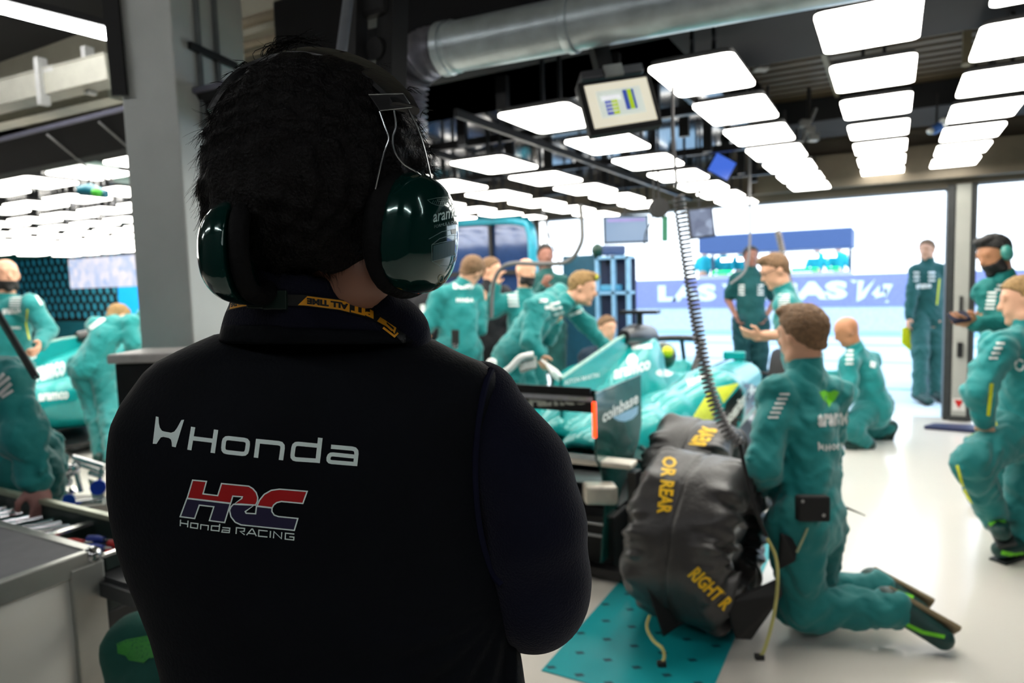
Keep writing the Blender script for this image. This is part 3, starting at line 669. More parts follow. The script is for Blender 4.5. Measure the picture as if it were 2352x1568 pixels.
def strands(name, m, parent, roots, dirs, lens, r=.00028, seg=5, sag=.4, seed=3):
    rg = np.random.default_rng(seed); N = len(roots); V = np.zeros((N, seg+1, 3, 3)); 
    d = dirs/np.linalg.norm(dirs, axis=1, keepdims=True); curl = rg.normal(0, .35, (N, 3)); dn = np.array([0, 0, -1.])
    p = roots.copy(); st = lens[:, None]/seg
    for s in range(seg+1):
        a = np.cross(d, np.array([.3, .5, .8])); a /= np.linalg.norm(a, axis=1, keepdims=True)+1e-9; b = np.cross(d, a); rr = r*(1-.75*s/seg)
        for k in range(3):
            t = 2*math.pi*k/3; V[:, s, k] = p+(a*math.cos(t)+b*math.sin(t))*rr
        p = p+d*st; d = d+dn*sag*.3+curl*.25; d /= np.linalg.norm(d, axis=1, keepdims=True)
    base = (np.arange(N)*(seg+1)*3)[:, None, None]; s_ = np.arange(seg)[None, :, None]*3; k_ = np.arange(3)[None, None, :]; l_ = (k_+1) % 3
    f = np.stack([base+s_+k_, base+s_+l_, base+s_+3+l_, base+s_+3+k_], -1).reshape(-1, 4)
    return link(name, mesh_np(name, V.reshape(-1, 3), f), m, parent)
hv = np.zeros(len(hair.data.vertices)*3); hair.data.vertices.foreach_get('co', hv); hv = hv.reshape(-1, 3); hn = np.zeros(len(hv)*3); hair.data.vertices.foreach_get('normal', hn); hn = hn.reshape(-1, 3)
camd = hv-co_; vis = (hn*camd).sum(1)/np.linalg.norm(camd, axis=1)
w_ = np.where(vis < .25, 1.0, 0)*np.where(np.abs(vis) < .35, 5, .8)
idx = rng.choice(len(hv), 7000, p=w_/w_.sum())
crown = np.array(KW(K(700, 200, .68))); rt = hv[idx]; nn = hn[idx]; away = rt-crown; away -= (away*nn).sum(1, keepdims=True)*nn; away /= np.linalg.norm(away, axis=1, keepdims=True)+1e-6
dr = away*1.0+nn*rng.uniform(.0, .34, (7000, 1))+rng.normal(0, .2, (7000, 3))+np.array([0, 0, -.35])
strands('hair_strands', hm, hair, rt-nn*.002, dr, rng.uniform(.008, .028, 7000))
# the long cowlick on top
cow = []
for i in range(30):
    a = K(612+rng.normal(0, 10), 150+rng.normal(0, 3), .69+rng.normal(0, .004)); m1 = K(626+rng.normal(0, 12), 116+rng.normal(0, 8), .69); m2 = K(668+rng.normal(0, 16), 96+rng.normal(0, 8), .69); e = K(722+rng.normal(0, 34), 92+rng.normal(0, 14), .69+rng.normal(0, .01))
    cow.append(spline([Vector(KW(q)) for q in (a, m1, m2, e)], 4))
for i in range(60):
    x0 = rng.choice([500, 520, 545, 575, 650, 760, 860, 930, 965]); y0 = {500: 250, 520: 205, 545: 180, 575: 158, 650: 130, 760: 138, 860: 165, 930: 215, 965: 265}[int(x0)]
    sg = -1 if x0 < 700 else 1; L_ = rng.uniform(10, 38)
    cow.append(spline([Vector(KW(K(*q))) for q in ((x0, y0+6, .7), (x0+sg*L_*.3, y0-L_*.45, .7), (x0+sg*L_*1.1, y0-L_*rng.uniform(-.1, .6), .7))], 4))
mb = MB()
for c in cow: mb.tube(c, [.00035]*(len(c)-1)+[.0001], 3, caps=False)
mb.build('flyaway_hair', hm, hair)

# back lettering -----------------------------------------------------------
bv = bvh_of(vest)
def z1(x, y): return (330+x*.2211, 930+y*.2211)      # from the enlarged view
def z2(x, y): return (400+x*.13605, 1090+y*.13605)
gp = mat('pale grey print', (236, 255, 250), .6, var=.02)
def S(pts, w, z, closed=False): v, f = stroke2d([z(*p) for p in pts], w*(.2211 if z is z1 else .13605), closed); return v, f
def arc(cx, cy, rx, ry, a0, a1, n=6): return [(cx+rx*math.cos(math.radians(a0+(a1-a0)*k/n)), cy+ry*math.sin(math.radians(a0+(a1-a0)*k/n))) for k in range(n+1)]
def rnd(pl, r, n=3, closed=True):
    out = []
    m = len(pl)
    for i in range(m):
        p = pl[i]
        if not closed and i in (0, m-1): out.append(p); continue
        a, b = pl[i-1], pl[(i+1) % m]
        la = math.hypot(a[0]-p[0], a[1]-p[1]); lb = math.hypot(b[0]-p[0], b[1]-p[1]); rr = min(r, la*.48, lb*.48)
        s = (p[0]+(a[0]-p[0])*rr/la, p[1]+(a[1]-p[1])*rr/la); e = (p[0]+(b[0]-p[0])*rr/lb, p[1]+(b[1]-p[1])*rr/lb)
        for k in range(n+1):
            t = k/n; out.append(((1-t)**2*s[0]+2*t*(1-t)*p[0]+t*t*e[0], (1-t)**2*s[1]+2*t*(1-t)*p[1]+t*t*e[1]))
    return out
word = []
word.append(poly2d([z1(*p) for p in [(127, 117), (154, 124), (158, 190), (168, 235), (190, 266), (215, 275), (285, 287), (318, 275), (345, 240), (392, 155), (420, 152), (332, 438), (294, 430), (290, 385), (283, 358), (262, 342), (205, 330), (178, 336), (160, 362), (133, 403), (94, 401)]]))
word += [S([(514, 228), (474, 466)], 44, z1), S([(752, 256), (717, 497)], 46, z1), S([(505, 344), (735, 372)], 44, z1)]
word.append(S(rnd([(838, 338), (1088, 366), (1068, 511), (822, 484)], 45), 44, z1, True))
word += [S([(1190, 352), (1166, 546)], 46, z1), S(rnd([(1180, 374), (1450, 400), (1426, 571)], 50, closed=False), 46, z1)]
word += [S(rnd([(1816, 422), (1562, 398), (1540, 560), (1812, 578)], 45, closed=False), 44, z1), S([(1835, 340), (1806, 600)], 48, z1)]
word += [S(rnd([(1946, 432), (2216, 456), (2196, 632)], 50, closed=False), 44, z1), S(rnd([(2206, 536), (1928, 508), (1912, 588), (2200, 612)], 40, closed=False), 42, z1)]
decal('back_lettering', gp, vest, word, pxmap, bv, 9., .0007)
red = mat('print red', (176, 0, 6), .6, var=.02); dnv = mat('print navy', (26, 22, 60), .6, var=.02)
R_ = [[(312, 90), (545, 112), (487, 322), (735, 352), (800, 148), (1260, 192), (1330, 235), (1385, 300), (1412, 385), (1405, 450), (1375, 512), (1130, 494), (1020, 488), (1140, 400), (1150, 372), (990, 360), (955, 480), (220, 395)],
      [(1400, 525), (1440, 430), (1520, 330), (1640, 262), (1780, 243), (2245, 280), (2172, 484), (1810, 450), (1730, 470), (1680, 510), (1655, 558)]]
N_ = [[(215, 400), (950, 486), (852, 806), (595, 772), (670, 540), (425, 512), (345, 738), (102, 706)],
      [(1000, 498), (1340, 520), (1200, 620), (1215, 648), (1375, 658), (1390, 532), (1652, 560), (1650, 620), (1690, 680), (1760, 705), (2088, 738), (2028, 938), (1130, 845), (1030, 800), (960, 710), (935, 600), (960, 540)]]
decal('red_print', red, vest, [poly2d([z2(*p) for p in q]) for q in R_], pxmap, bv, 9., .0006)
decal('navy_print', dnv, vest, [poly2d([z2(*p) for p in q]) for q in N_], pxmap, bv, 9., .0006)
ol = [S(q, 22, z2, True) for q in R_+N_]
ol2 = [[(98, 755), (104, 865)], [(232, 780), (224, 885)], [(104, 812), (228, 832)], [(445, 840), (450, 920)], [(632, 960), (760, 955)], [(755, 835), (755, 958)]]
L_ = [([(108, 757), (103, 866)], 0), ([(235, 772), (227, 886)], 0), ([(106, 812), (231, 832)], 0), ([(283, 812), (402, 826), (392, 905), (276, 888)], 1), ([(452, 832), (447, 922)], 0), ([(452, 842), (578, 858), (570, 938)], 0),
      ([(757, 868), (632, 862), (625, 935), (757, 948)], 0), ([(770, 830), (755, 960)], 0), ([(815, 890), (940, 900), (930, 984)], 0), ([(936, 940), (815, 930), (805, 966), (932, 976)], 0),
      ([(1045, 998), (1052, 892), (1190, 906), (1182, 955), (1110, 955), (1190, 1012)], 0), ([(1222, 1018), (1310, 915), (1325, 915), (1388, 1035)], 0), ([(1255, 988), (1365, 998)], 0),
      ([(1578, 950), (1430, 935), (1424, 1035), (1575, 1050)], 0), ([(1628, 948), (1620, 1062)], 0), ([(1676, 1070), (1686, 958), (1810, 1078), (1818, 968)], 0), ([(2028, 1000), (1880, 985), (1874, 1085), (2018, 1100), (2022, 1052), (1945, 1046)], 0)]
decal('outline_print', gp, vest, ol+[S(q, 19, z2, bool(c)) for q, c in L_], pxmap, bv, 9., .0009)
# vest seams
sm = mat('seam navy', (30, 33, 60), .8)
cpts = [(520, 742), (620, 752), (730, 762), (830, 775), (930, 790)]

# ------------------------------------------------------------------ lanyard
ly = thing('lanyard', 'black and yellow lettered lanyard around the neck of the man in the vest', 'lanyard')
tgt = bvh_of(inner, bpy.data.objects['vest_collar'])
cl = [(522, 700), (560, 692), (620, 688), (700, 690), (780, 700), (850, 718), (895, 742), (930, 780)]
def lan(x):   # centre line y
    xs = [c[0] for c in cl]; ys = [c[1] for c in cl]; return float(np.interp(x, xs, ys))
strip = []
n = 60; xs = [520+(932-520)*k/n for k in range(n+1)]
v = [(x, lan(x)-13) for x in xs]+[(x, lan(x)+13) for x in xs]; f = [(i, i+1, i+n+2, i+n+1) for i in range(n)]
band = decal('strap', mat('lanyard black', (14, 17, 16), .7), ly, [(v, f)], pxmap, tgt, 12., .0022)
yl = mat('lanyard yellow', (232, 160, 24), .6, var=.03)
def along(xa, xb, v, dy0, dy1): return [(xa+(xb-xa)*p[0], lan(xa+(xb-xa)*p[0])+dy0+(dy1-dy0)*p[1]) for p in v]
sh = []
n = 20; v = [(0+.0, 1)]+[(k/n, 0) for k in range(n+1)]
def block(xa, xb, sk):
    vv = [(xa+sk+(xb-xa-sk)*k/12, lan(xa+sk+(xb-xa-sk)*k/12)-11) for k in range(13)]+[(xa+(xb-xa)*k/12, lan(xa+(xb-xa)*k/12)+11) for k in range(13)]
    return vv, [(i, i+1, i+14, i+13) for i in range(12)]
sh.append(block(684, 803, 22)); sh.append(block(527, 566, 5)); sh.append(block(866, 888, 12))
v, f = text2d('PIT', .06); sh.append(([(858-52*p[0], lan(858-52*p[0])-8+18*p[1]) for p in v], f))
v, f = stroke2d([(872, 744-12), (905, 762), (908, 752), (884, 732)], 5); sh.append((v, f)); v, f = stroke2d([(880, 752), (906, 772), (914, 764)], 5); sh.append((v, f))
decal('yellow_print', yl, ly, sh, pxmap, tgt, 10., .0028)
sh = []
v, f = text2d('ALL TIME', .06); sh.append(([(800-95*p[0], lan(800-95*p[0])-7+14*p[1]) for p in v], f)); sh.append(([(612-52*p[0], lan(560)-7+14*p[1]+ (560-(612-52*p[0]))*.15) for p in v if True], f))
sh[-1] = ([(558-(28)*p[0] if True else 0, lan(545)-5+12*p[1]+(558-28*p[0]-545)*-.2) for p in v], f)
decal('black_print', BLK, ly, sh, pxmap, tgt, 8., .0033)
h0 = onsurf(tgt, 590, 688, .006); 
if h0: MB().obox(h0, CR, -CF, CU, .009, .003, .009).build('buckle', mat('buckle green black', (14, 34, 26), .4), ly, bevel=.001)
h0 = onsurf(tgt, 632, 689, .005)
if h0: MB().obox(h0, CR, -CF, CU, .012, .003, .0095).build('buckle', MATS['buckle green black'], ly, bevel=.001)

# ------------------------------------------------------------------ headset
hd = thing('headset', 'black headset with glossy dark green ear cups on the man in the vest', 'headset')
cupm = mat('ear cup green', (2, 54, 48), .12, .45, var=.04, coat=1.0)
padm = mat('ear cushion black', (9, 9, 10), .7, spec=.15, bump=.3, bs=90)
def cup(cx_, cy_, d, nv, h, w, dp, name='ear_cup', pr_=.015):
    n = np.array(nv, float); n /= np.linalg.norm(n); u = np.array([.06, -1, 0.]); u -= n*(u@n); u /= np.linalg.norm(u); s = np.cross(u, n); c = K(cx_, cy_, d)
    def fn(p):
        q = p-c; a = q@s/w; b = q@u/h; e = q@n/dp
        b2 = b; a2 = a*(1+.10*b)
        r = (np.abs(a2)**2.5+np.abs(b2)**2.5)**(1/2.5)
        m = (r**2.3+np.abs(np.maximum(e, -.2*e))**2.3)**(1/2.3)
        return np.maximum((m-1)*min(w, h, dp)*.9, -(q@n))
    R_ = max(w, h, dp)*1.15
    shell = sdf_obj(name, cupm, hd, [dict(t='f', fn=fn, lo=c-R_, hi=c+R_)], .0022, .004, xf=KW)
    pb = MB(); rg = []
    for k in range(36):
        t = 2*math.pi*k/36; ca, sa = math.cos(t), math.sin(t); rr = (abs(ca)**2.5+abs(sa)**2.5)**(-1/2.5)
        rg.append(Vector(KW(c-n*.010+s*(w*.80*ca*rr)+u*(h*.84*sa*rr))))
    pb.tube(rg, pr_, 12, closed=True).build('ear_cushion', padm, hd, smooth=True)
    rg = []
    for k in range(36):
        t = 2*math.pi*k/36; ca, sa = math.cos(t), math.sin(t); rr = (abs(ca)**2.5+abs(sa)**2.5)**(-1/2.5)
        rg.append([Vector(KW(c+n*z+s*(w*m_*ca*rr)+u*(h*m_*sa*rr))) for z, m_ in ((-.006, .7), (-.006, .97), (.002, .97))])
    return shell, c, n, u, s
cR = cup(948, 537, .672, (.80, .05, -.42), .0585, .050, .040)
cL = cup(566, 580, .655, (-.95, .05, .06), .050, .046, .040, pr_=.009)
hb = bvh_of(cR[0])
pl = mat('cup line silver', (118, 140, 136), .4, .3)
sh = [stroke2d([(992, 562), (1010, 548), (1035, 540), (1052, 541), (1055, 548), (1052, 580), (1045, 600), (1032, 611), (1012, 611), (992, 600)], 1.1, True), stroke2d([(992, 562), (1055, 547)], .9), stroke2d([(992, 600), (1051, 585)], .9), stroke2d([(985, 549), (1015, 532), (1040, 527)], 1.0)]
wing = [(982, 459), (1000, 455), (1018, 453), (1040, 452)]
sh += [stroke2d(wing, .8), stroke2d([(982, 459), (990, 466), (1003, 471), (1018, 473), (1022, 468), (1030, 471)], .8)]+[stroke2d([(996+4.5*i, 460), (992+4.6*i, 468+.5*i)], .5) for i in range(8)]+[stroke2d([(1004, 458), (1030, 456), (1028, 461), (1008, 463), (1004, 458)], .5)]
sh.append(ptext('FORMULA ONE', 998, 524, 1052, 511, 998, 517)); 
decal('cup_print', pl, hd, sh, pxmap, hb, 6., .0005)
decal('cup_lettering', mat('cup letter', (170, 200, 196), .4), hd, [ptext('aramco', 995, 511, 1062, 495, 996, 492, .012)], pxmap, hb, 6., .0006)
decal('cup_badge', mat('cup badge', (6, 60, 62), .5), hd, [poly2d([(995, 564), (1052, 549), (1050, 583), (994, 599)])], pxmap, hb, 8., .0003)
decal('cup_label', WHT, hd, [poly2d([(1036, 527), (1047, 525), (1048, 536), (1038, 538)])], pxmap, hb, 6., .0007)
decal('cup_ring', mat('cup ring', (120, 122, 104), .3, .4), hd, [stroke2d(arc(1013, 640, 6, 9, 0, 360, 14), 2.2)], pxmap, hb, 6., .0006)
# headband: a padded strip over the crown
hp = [(478, 470, .655), (462, 400, .672), (486, 300, .69), (540, 200, .70), (604, 147, .705), (690, 122, .705), (770, 131, .70), (850, 166, .678), (905, 214, .655), (930, 250, .640)]
path = spline([Vector(KW(K(*q))) for q in hp], 7)
def strip_mesh(path, half, thick, cdir, start=0, end=None):
    mb = MB(); rings = []; pth = path[start:end]
    cc = Vector(KW(K(715, 420, .70)))
    for i, p in enumerate(pth):
        t = (pth[min(i+1, len(pth)-1)]-pth[max(i-1, 0)]).normalized(); s_ = cdir-t*cdir.dot(t); s_.normalize(); n_ = t.cross(s_)
        if n_.dot(p-cc) < 0: n_ = -n_
        hw = half*(1-.25*abs(2*i/len(pth)-1)); r = []
        for a, b in ((-1, 0), (-.9, .7), (-.5, 1), (.5, 1), (.9, .7), (1, 0), (.9, -.7), (-.9, -.7)): r.append(p+s_*hw*a+n_*(thick*b))
        rings.append(r)
    return mb.loft(rings)
st = 16
strip_mesh(path, .021, .0050, (-CF*.8-CU*.45-CR*.3).normalized(), st).build('headband', mat('headband black', (14, 16, 18), .4, bump=.1, bs=80), hd, smooth=True)
# bracket plate on the band with its bright edges
bq = [(846, 217), (926, 215), (946, 246), (872, 254)]
bp = [Vector(KW(K(x, y, .622+(.02 if x > 920 else 0)))) for x, y in bq]; ex = Vector(KW(K(900, 230, .634)))-Vector(KW(K(900, 230, .622)))
MB().prism(bp, ex).build('bracket_plate', mat('bracket black', (10, 10, 11), .3), hd, bevel=.0008)
bt_ = bvh_of(hd.children[-1])
wr = mat('bright wire', (170, 174, 176), .25, .9)
MB().tube([p for p in (bp[0], bp[1], bp[2])], .0006, 6).build('bracket_edge', wr, hd); MB().tube([bp[3], bp[2]], .0005, 6).build('bracket_edge', wr, hd)
for pts_, r in (([(872, 256, .626), (884, 290, .622), (893, 318, .620), (884, 345, .620), (872, 390, .622), (862, 434, .628)], .0007), ([(905, 254, .626), (909, 290, .626), (902, 315, .625), (905, 345, .626), (925, 375, .632), (952, 392, .640), (966, 402, .648)], .0009), ([(938, 250, .642), (960, 298, .65), (975, 345, .655), (990, 410, .664)], .0010)):
    MB().tube(spline([Vector(KW(K(*q))) for q in pts_], 6), r, 6).build('wire_yoke', wr, hd, smooth=True)
for x, y, d in ((872, 552, .64), (500, 570, .635)):
    MB().lathe(KW(K(x, y, d)), -CF, [(.0001, -.004), (.0045, -.004), (.005, 0), (.004, .003), (.0001, .003)], 14).build('pivot_screw', cupm, hd, smooth=True)
MB().tube([Vector(KW(K(*q))) for q in ((492, 500, .635), (489, 545, .633), (482, 590, .634))], .0012, 6).build('wire_yoke', wr, hd)
# ================================================================== people
def person(label, D, J, face=(-.2, 1, 0), shirt=TEAL, pants=TEALP, skin=SKIN, hair=HBR, style='short', sleeves='long', vox=.013, shoes=None, group=None, shirtname='jacket', scale=1., wr=.009, headup=None, collar=True, curl=.6, seed=0, hands='rest', lean=None, sole=None, glasses=False):
    s = scale
    def pt(q):
        if q is None: return None
        if isinstance(q, Vector): return q.copy()
        if q[0] == 'g': p = G(q[1], q[2], q[3] if len(q) > 3 else .09); return p
        return P(q[0], q[1], D+(q[2] if len(q) > 2 else 0))
    j = {k: pt(v) for k, v in J.items()}
    root = thing('person', label, 'person', group)
    fd = Vector(face).normalized()
    sh_ax = (j['sr']-j['sl']).normalized(); pel = j['pelv']; mid = (j['sl']+j['sr'])/2; neck = j.get('neck') or mid+Vector((0, 0, .05))
    spine = (mid-pel).normalized(); front = spine.cross(sh_ax)
    if front.length < .1: front = fd.copy()
    front.normalize()
    ba = (fd-spine*fd.dot(spine))
    if lean is not None: front = Vector(lean).normalized()
    elif front.dot(fd) < 0 and front.dot(ba) < 0: front = -front
    hipax = sh_ax-spine*sh_ax.dot(spine); hipax.normalize()
    hl = j.get('hl') or pel-hipax*.095*s; hr = j.get('hr') or pel+hipax*.095*s
    legs = []
    for side, h in (('l', hl), ('r', hr)):
        k = j.get('k'+side); a = j.get('a'+side)
        if a is None: a = Vector((h.x+(h.x-pel.x)*.15, h.y, .09))
        if k is None: k = (h+a)/2+front*.02; 
        t = j.get('t'+side)
        if t is None:
            ff = Vector((front.x, front.y, 0))
            if ff.length < .3: ff = Vector((fd.x, fd.y, 0))
            ff.normalize(); t = a+ff*.19+Vector((0, 0, -.045))
        legs.append((h, k, a, t))
    fl_ = (tuple(front), .68)
    chest = mid-spine*.13*s; waist = pel.lerp(mid, .45)
    # --- one continuous body
    hc = j['head']; hu = (hc-neck).normalized() if headup is None else Vector(headup).normalized()
    hf = fd-hu*fd.dot(hu); hf.normalize(); hs_ = hu.cross(hf); A = (hs_, hu, hf)
    def H(a, b, c): return hc+hs_*a*s+hu*b*s+hf*c*s
    body = [ell(H(0, .03, -.008), A, (.076*s, .088*s, .096*s)), ell(H(0, -.035, .022), A, (.060*s, .078*s, .072*s)), cap(H(0, -.098, .066), H(0, -.1, .074), .020*s),
            cap(H(0, .012, .088), H(0, -.026, .108), .008*s, .0125*s, k=.012), cap(H(-.034, .032, .078), H(.034, .032, .078), .013*s, k=.012), cap(H(-.02, -.058, .086), H(.02, -.058, .086), .008*s, k=.01),
            cap(H(-.04, -.085, .02), H(.04, -.085, .02), .03*s), ell(H(.077, -.005, -.005), A, (.012, .032, .021), k=.01), ell(H(-.077, -.005, -.005), A, (.012, .032, .021), k=.01),
            ell(H(.033, .012, .083), A, (.013, .008, .008), k=.004), ell(H(-.033, .012, .083), A, (.013, .008, .008), k=.004),
            cap(H(0, -.04, -.02), neck, .055*s, .058*s, k=.03), cap(neck, chest, .056*s, .09*s, flat=fl_)]
    body += [cap(chest, waist, .125*s, .115*s, flat=fl_), cap(waist, pel, .115*s, .13*s, flat=fl_), cap(j['sl'], j['sr'], .045*s)]
    subs = [ell(H(.033, .016, .098), A, (.016, .009, .008)), ell(H(-.033, .016, .098), A, (.016, .009, .008))]
    fing = .0095 if vox < .011 else .0105
    for side in 'lr':
        S_, E_, W_ = j['s'+side], j['e'+side], j['w'+side]
        body += [cap(S_, E_, .046*s, .040*s), cap(E_, W_, .040*s, .027*s)]
        hd_ = j.get('d'+side); dirn = (hd_-W_).normalized() if hd_ is not None else (W_-E_).normalized()
        # palm normal: faces the trunk
        pn = (mid-W_); pn = pn-dirn*pn.dot(dirn)
        if pn.length < .05: pn = -front-dirn*(-front).dot(dirn)
        pn.normalize(); sdv = dirn.cross(pn)
        if sdv.dot(front) < 0: sdv = -sdv                     # thumb side points forward
        pc = W_+dirn*.055*s
        body.append(ell(pc, (sdv, dirn, pn), (.040*s, .050*s, .017*s), k=.012))
        for i, (o_, L_) in enumerate(((.030, .072), (.010, .08), (-.010, .074), (-.029, .058))):
            b0 = W_+dirn*.092*s+sdv*o_*s; c1 = curl+(.12*i)
            d1 = (dirn*math.cos(c1*.6)+pn*math.sin(c1*.6)+sdv*o_*2.2).normalized(); b1 = b0+d1*L_*.5*s; d2 = (dirn*math.cos(c1*1.6)+pn*math.sin(c1*1.6)+sdv*o_*1.2).normalized(); b2 = b1+d2*L_*.5*s
            body += [cap(b0, b1, fing, fing*.93, k=.005), cap(b1, b2, fing*.93, fing*.8, k=.005)]
        tb = W_+dirn*.032*s+sdv*.034*s; t1 = tb+(dirn*.6+sdv*.65+pn*.25).normalized()*.036*s; t2 = t1+(dirn*.85+sdv*.15+pn*.45).normalized()*.03*s
        body += [cap(tb, t1, .0125, .0115, k=.008), cap(t1, t2, .0115, .0095, k=.005)]
    for h, k, a, t in legs: body += [cap(h, k, .085*s, .055*s), cap(k, a, .052*s, .036*s), cap(a, a.lerp(t, .7), .033*s, .022*s)]
    sdf_obj('body', skin, root, body, vox, .022, subs=subs)
    # --- clothes
    cs = fl_; r_ = []
    fb_ = (tuple(front), .76); r_ += [cap(chest, waist, .158*s, .148*s, flat=fb_), cap(waist, pel+spine*.0, .148*s, .158*s, flat=fb_), cap(pel+spine*.01, pel-spine*.015, .162*s, .164*s, flat=fb_), cap(j['sl'], j['sr'], .066*s), cap(neck-spine*.02, chest, .072*s, .12*s, flat=fb_), cap(neck-spine*.03, j['sl'], .055*s, .062*s), cap(neck-spine*.03, j['sr'], .055*s, .062*s)]
    for side in 'lr':
        S_, E_, W_ = j['s'+side], j['e'+side], j['w'+side]
        r_.append(cap(S_, E_, .072*s, .062*s) if sleeves == 'long' else cap(S_, S_.lerp(E_, .74), .070*s, .068*s))
        if sleeves == 'long': r_.append(cap(E_, E_.lerp(W_, .99), .060*s, .044*s))
    up = (neck-mid).normalized() if (neck-mid).length > .02 else spine
    w1_, w2_ = wrinkle(wr*1.3, 17, seed, (1, 1, .9)), wrinkle(wr*.6, 37, seed+1, (1, 1, 1.3)); wv = lambda p: w1_(p)+w2_(p)
    j['shirt'] = sdf_obj(shirtname, shirt, root, r_, vox, .035, disp=wv)
    if collar:
        nk = (hc-neck).normalized(); mb = MB(); u = nk.orthogonal().normalized(); w = nk.cross(u); rings = []
        for rr, hh in ((.072, -.02), (.070, .045), (.064, .05), (.060, .045), (.062, -.01)):
            rings.append([neck+nk*hh*s+(u*math.cos(a)+w*math.sin(a))*rr*s+(front*.0) for a in [2*math.pi*q/20 for q in range(20)]])
        mb.loft(rings, caps=False).build('collar', shirt, root, smooth=True)
    pr = [cap(pel+spine*.04, pel-spine*.03, .148*s, .14*s, flat=(tuple(front), .76))]
    for h, k, a, t in legs: pr += [cap(h, k, .112*s, .084*s), cap(k, k.lerp(a, 1.0), .082*s, .064*s)]
    sdf_obj('trousers', pants, root, pr, vox, .035, disp=wv)
    sm_ = shoes or mat('trainer black green', (14, 60, 56), .5, var=.2)
    for h, k, a, t in legs:
        dd = (t-a).normalized(); shank = (a-k).normalized(); dn = (shank-dd*shank.dot(dd)).normalized()
        o = sdf_obj('shoe', sm_, root, [cap(a+dn*.022-dd*.035, t, .056*s, .042*s), cap(a-shank*.03, a+dn*.02, .049*s, .053*s)], .011, .02)
        MB().obox(((a-dd*.05)+(t+dd*.03))/2+dn*.056, dd, dd.cross(dn), dn, ((t-a).length/2+.045), .042, .011).build('sole', sole or mat('sole dark', (26, 34, 34), .6), o, bevel=.006)
    # --- hair
    nz = lambda p: -.004*np.sin(120*p[:, 0]+40*np.sin(30*p[:, 1]))*np.sin(110*p[:, 2]+3)
    hcn, hun, hfn = np.array(hc[:]), np.array(hu[:]), np.array(hf[:])
    if style in ('short', 'quiff', 'crop', 'bun'):
        th_ = {'short': .009, 'quiff': .010, 'crop': .005, 'bun': .010}[style]*s
        hp_ = [ell(H(0, .034, -.010), A, (.078*s+th_, .089*s+th_, .098*s+th_)), ell(H(0, -.035, -.045), A, (.06*s, .05*s, .05*s+th_*.4))]
        if style == 'quiff': hp_.append(ell(H(0, .105, .045), A, (.06, .03, .055)))
        if style == 'bun': hp_.append(ell(H(0, .06, -.12), A, (.04, .04, .035)))
        def cut(p):
            q = p-hcn; u_, f_ = q@hun, q@hfn; return (.0+np.where(f_ > 0, .72, .80)*f_+np.where(f_ > .02, .02, 0))-u_
        sdf_obj('hair', hair, root, hp_, max(.008, vox*.8), .012, disp=nz, cut=cut)
    if style == 'beard':
        def cutb(p):
            q = p-hcn; u_, f_ = q@hun, q@hfn; return np.maximum(u_+.045-np.where(f_ > .06, 0, .35)*(.06-f_), .0-f_)
        sdf_obj('beard', HBK, root, [ell(H(0, -.038, .022), A, (.067*s, .086*s, .079*s)), cap(H(0, -.1, .064), H(0, -.103, .074), .027*s), cap(H(-.04, -.085, .02), H(.04, -.085, .02), .036*s)], .009, .012, cut=cutb)
    if glasses:
        m_ = MB()
        for sg in (-1, 1):
            m_.tube([H(sg*.034+.021*math.cos(a), .012+.016*math.sin(a), .10) for a in [2*math.pi*q/12 for q in range(12)]], .002, 5, closed=True); m_.tube([H(sg*.055, .014, .10), H(sg*.08, .014, .0)], .002, 5)
        m_.tube([H(-.013, .014, .10), H(.013, .014, .10)], .002, 5); m_.build('glasses', BLK, root)
    root['x'] = 0; del root['x']
    j.update(root=root, H=H, mid=mid, front=front, spine=spine, legs=legs, hu=hu, hf=hf, hs=hs_)
    return j
def prints(j, items, m=WHT, name='lettering', mx=8.):
    """items in picture coordinates: ('text', x0,y0,x1,y1,x2,y2) or ('bars', x0,y0,x1,y1,n) or a polygon list, laid on the garment"""
    bv = bvh_of(j['shirt']) if isinstance(j, dict) else bvh_of(j); par = j['shirt'] if isinstance(j, dict) else j
    sh = []
    for it in items:
        if it[0] == 'text': sh.append(ptext(it[1], *it[2:8], .055, 1))
        elif it[0] == 'bars':
            _, x0, y0, x1, y1, n, w = it[:7]; dx, dy = (it[7], it[8]) if len(it) > 8 else (w, 0)
            for k in range(n):
                t = k/max(1, n-1); x, y = x0+(x1-x0)*t, y0+(y1-y0)*t; sh.append(stroke2d([(x, y), (x+dx, y+dy)], abs(y1-y0)/max(1, n-1)*.5 or 6))
        elif it[0] == 'line': sh.append(stroke2d(it[1], it[2]))
        else: sh.append(poly2d(it[1]))
    return decal(name, m, par, sh, pxmap, bv, mx, .004)
def wings(x, y, w, h): return ('poly', [(x, y), (x+.25*w, y-.12*h), (x+.45*w, y), (x+.55*w, y), (x+.75*w, y-.12*h), (x+w, y), (x+.8*w, y+.5*h), (x+.6*w, y+.7*h), (x+.5*w, y+h), (x+.4*w, y+.7*h), (x+.2*w, y+.5*h)])
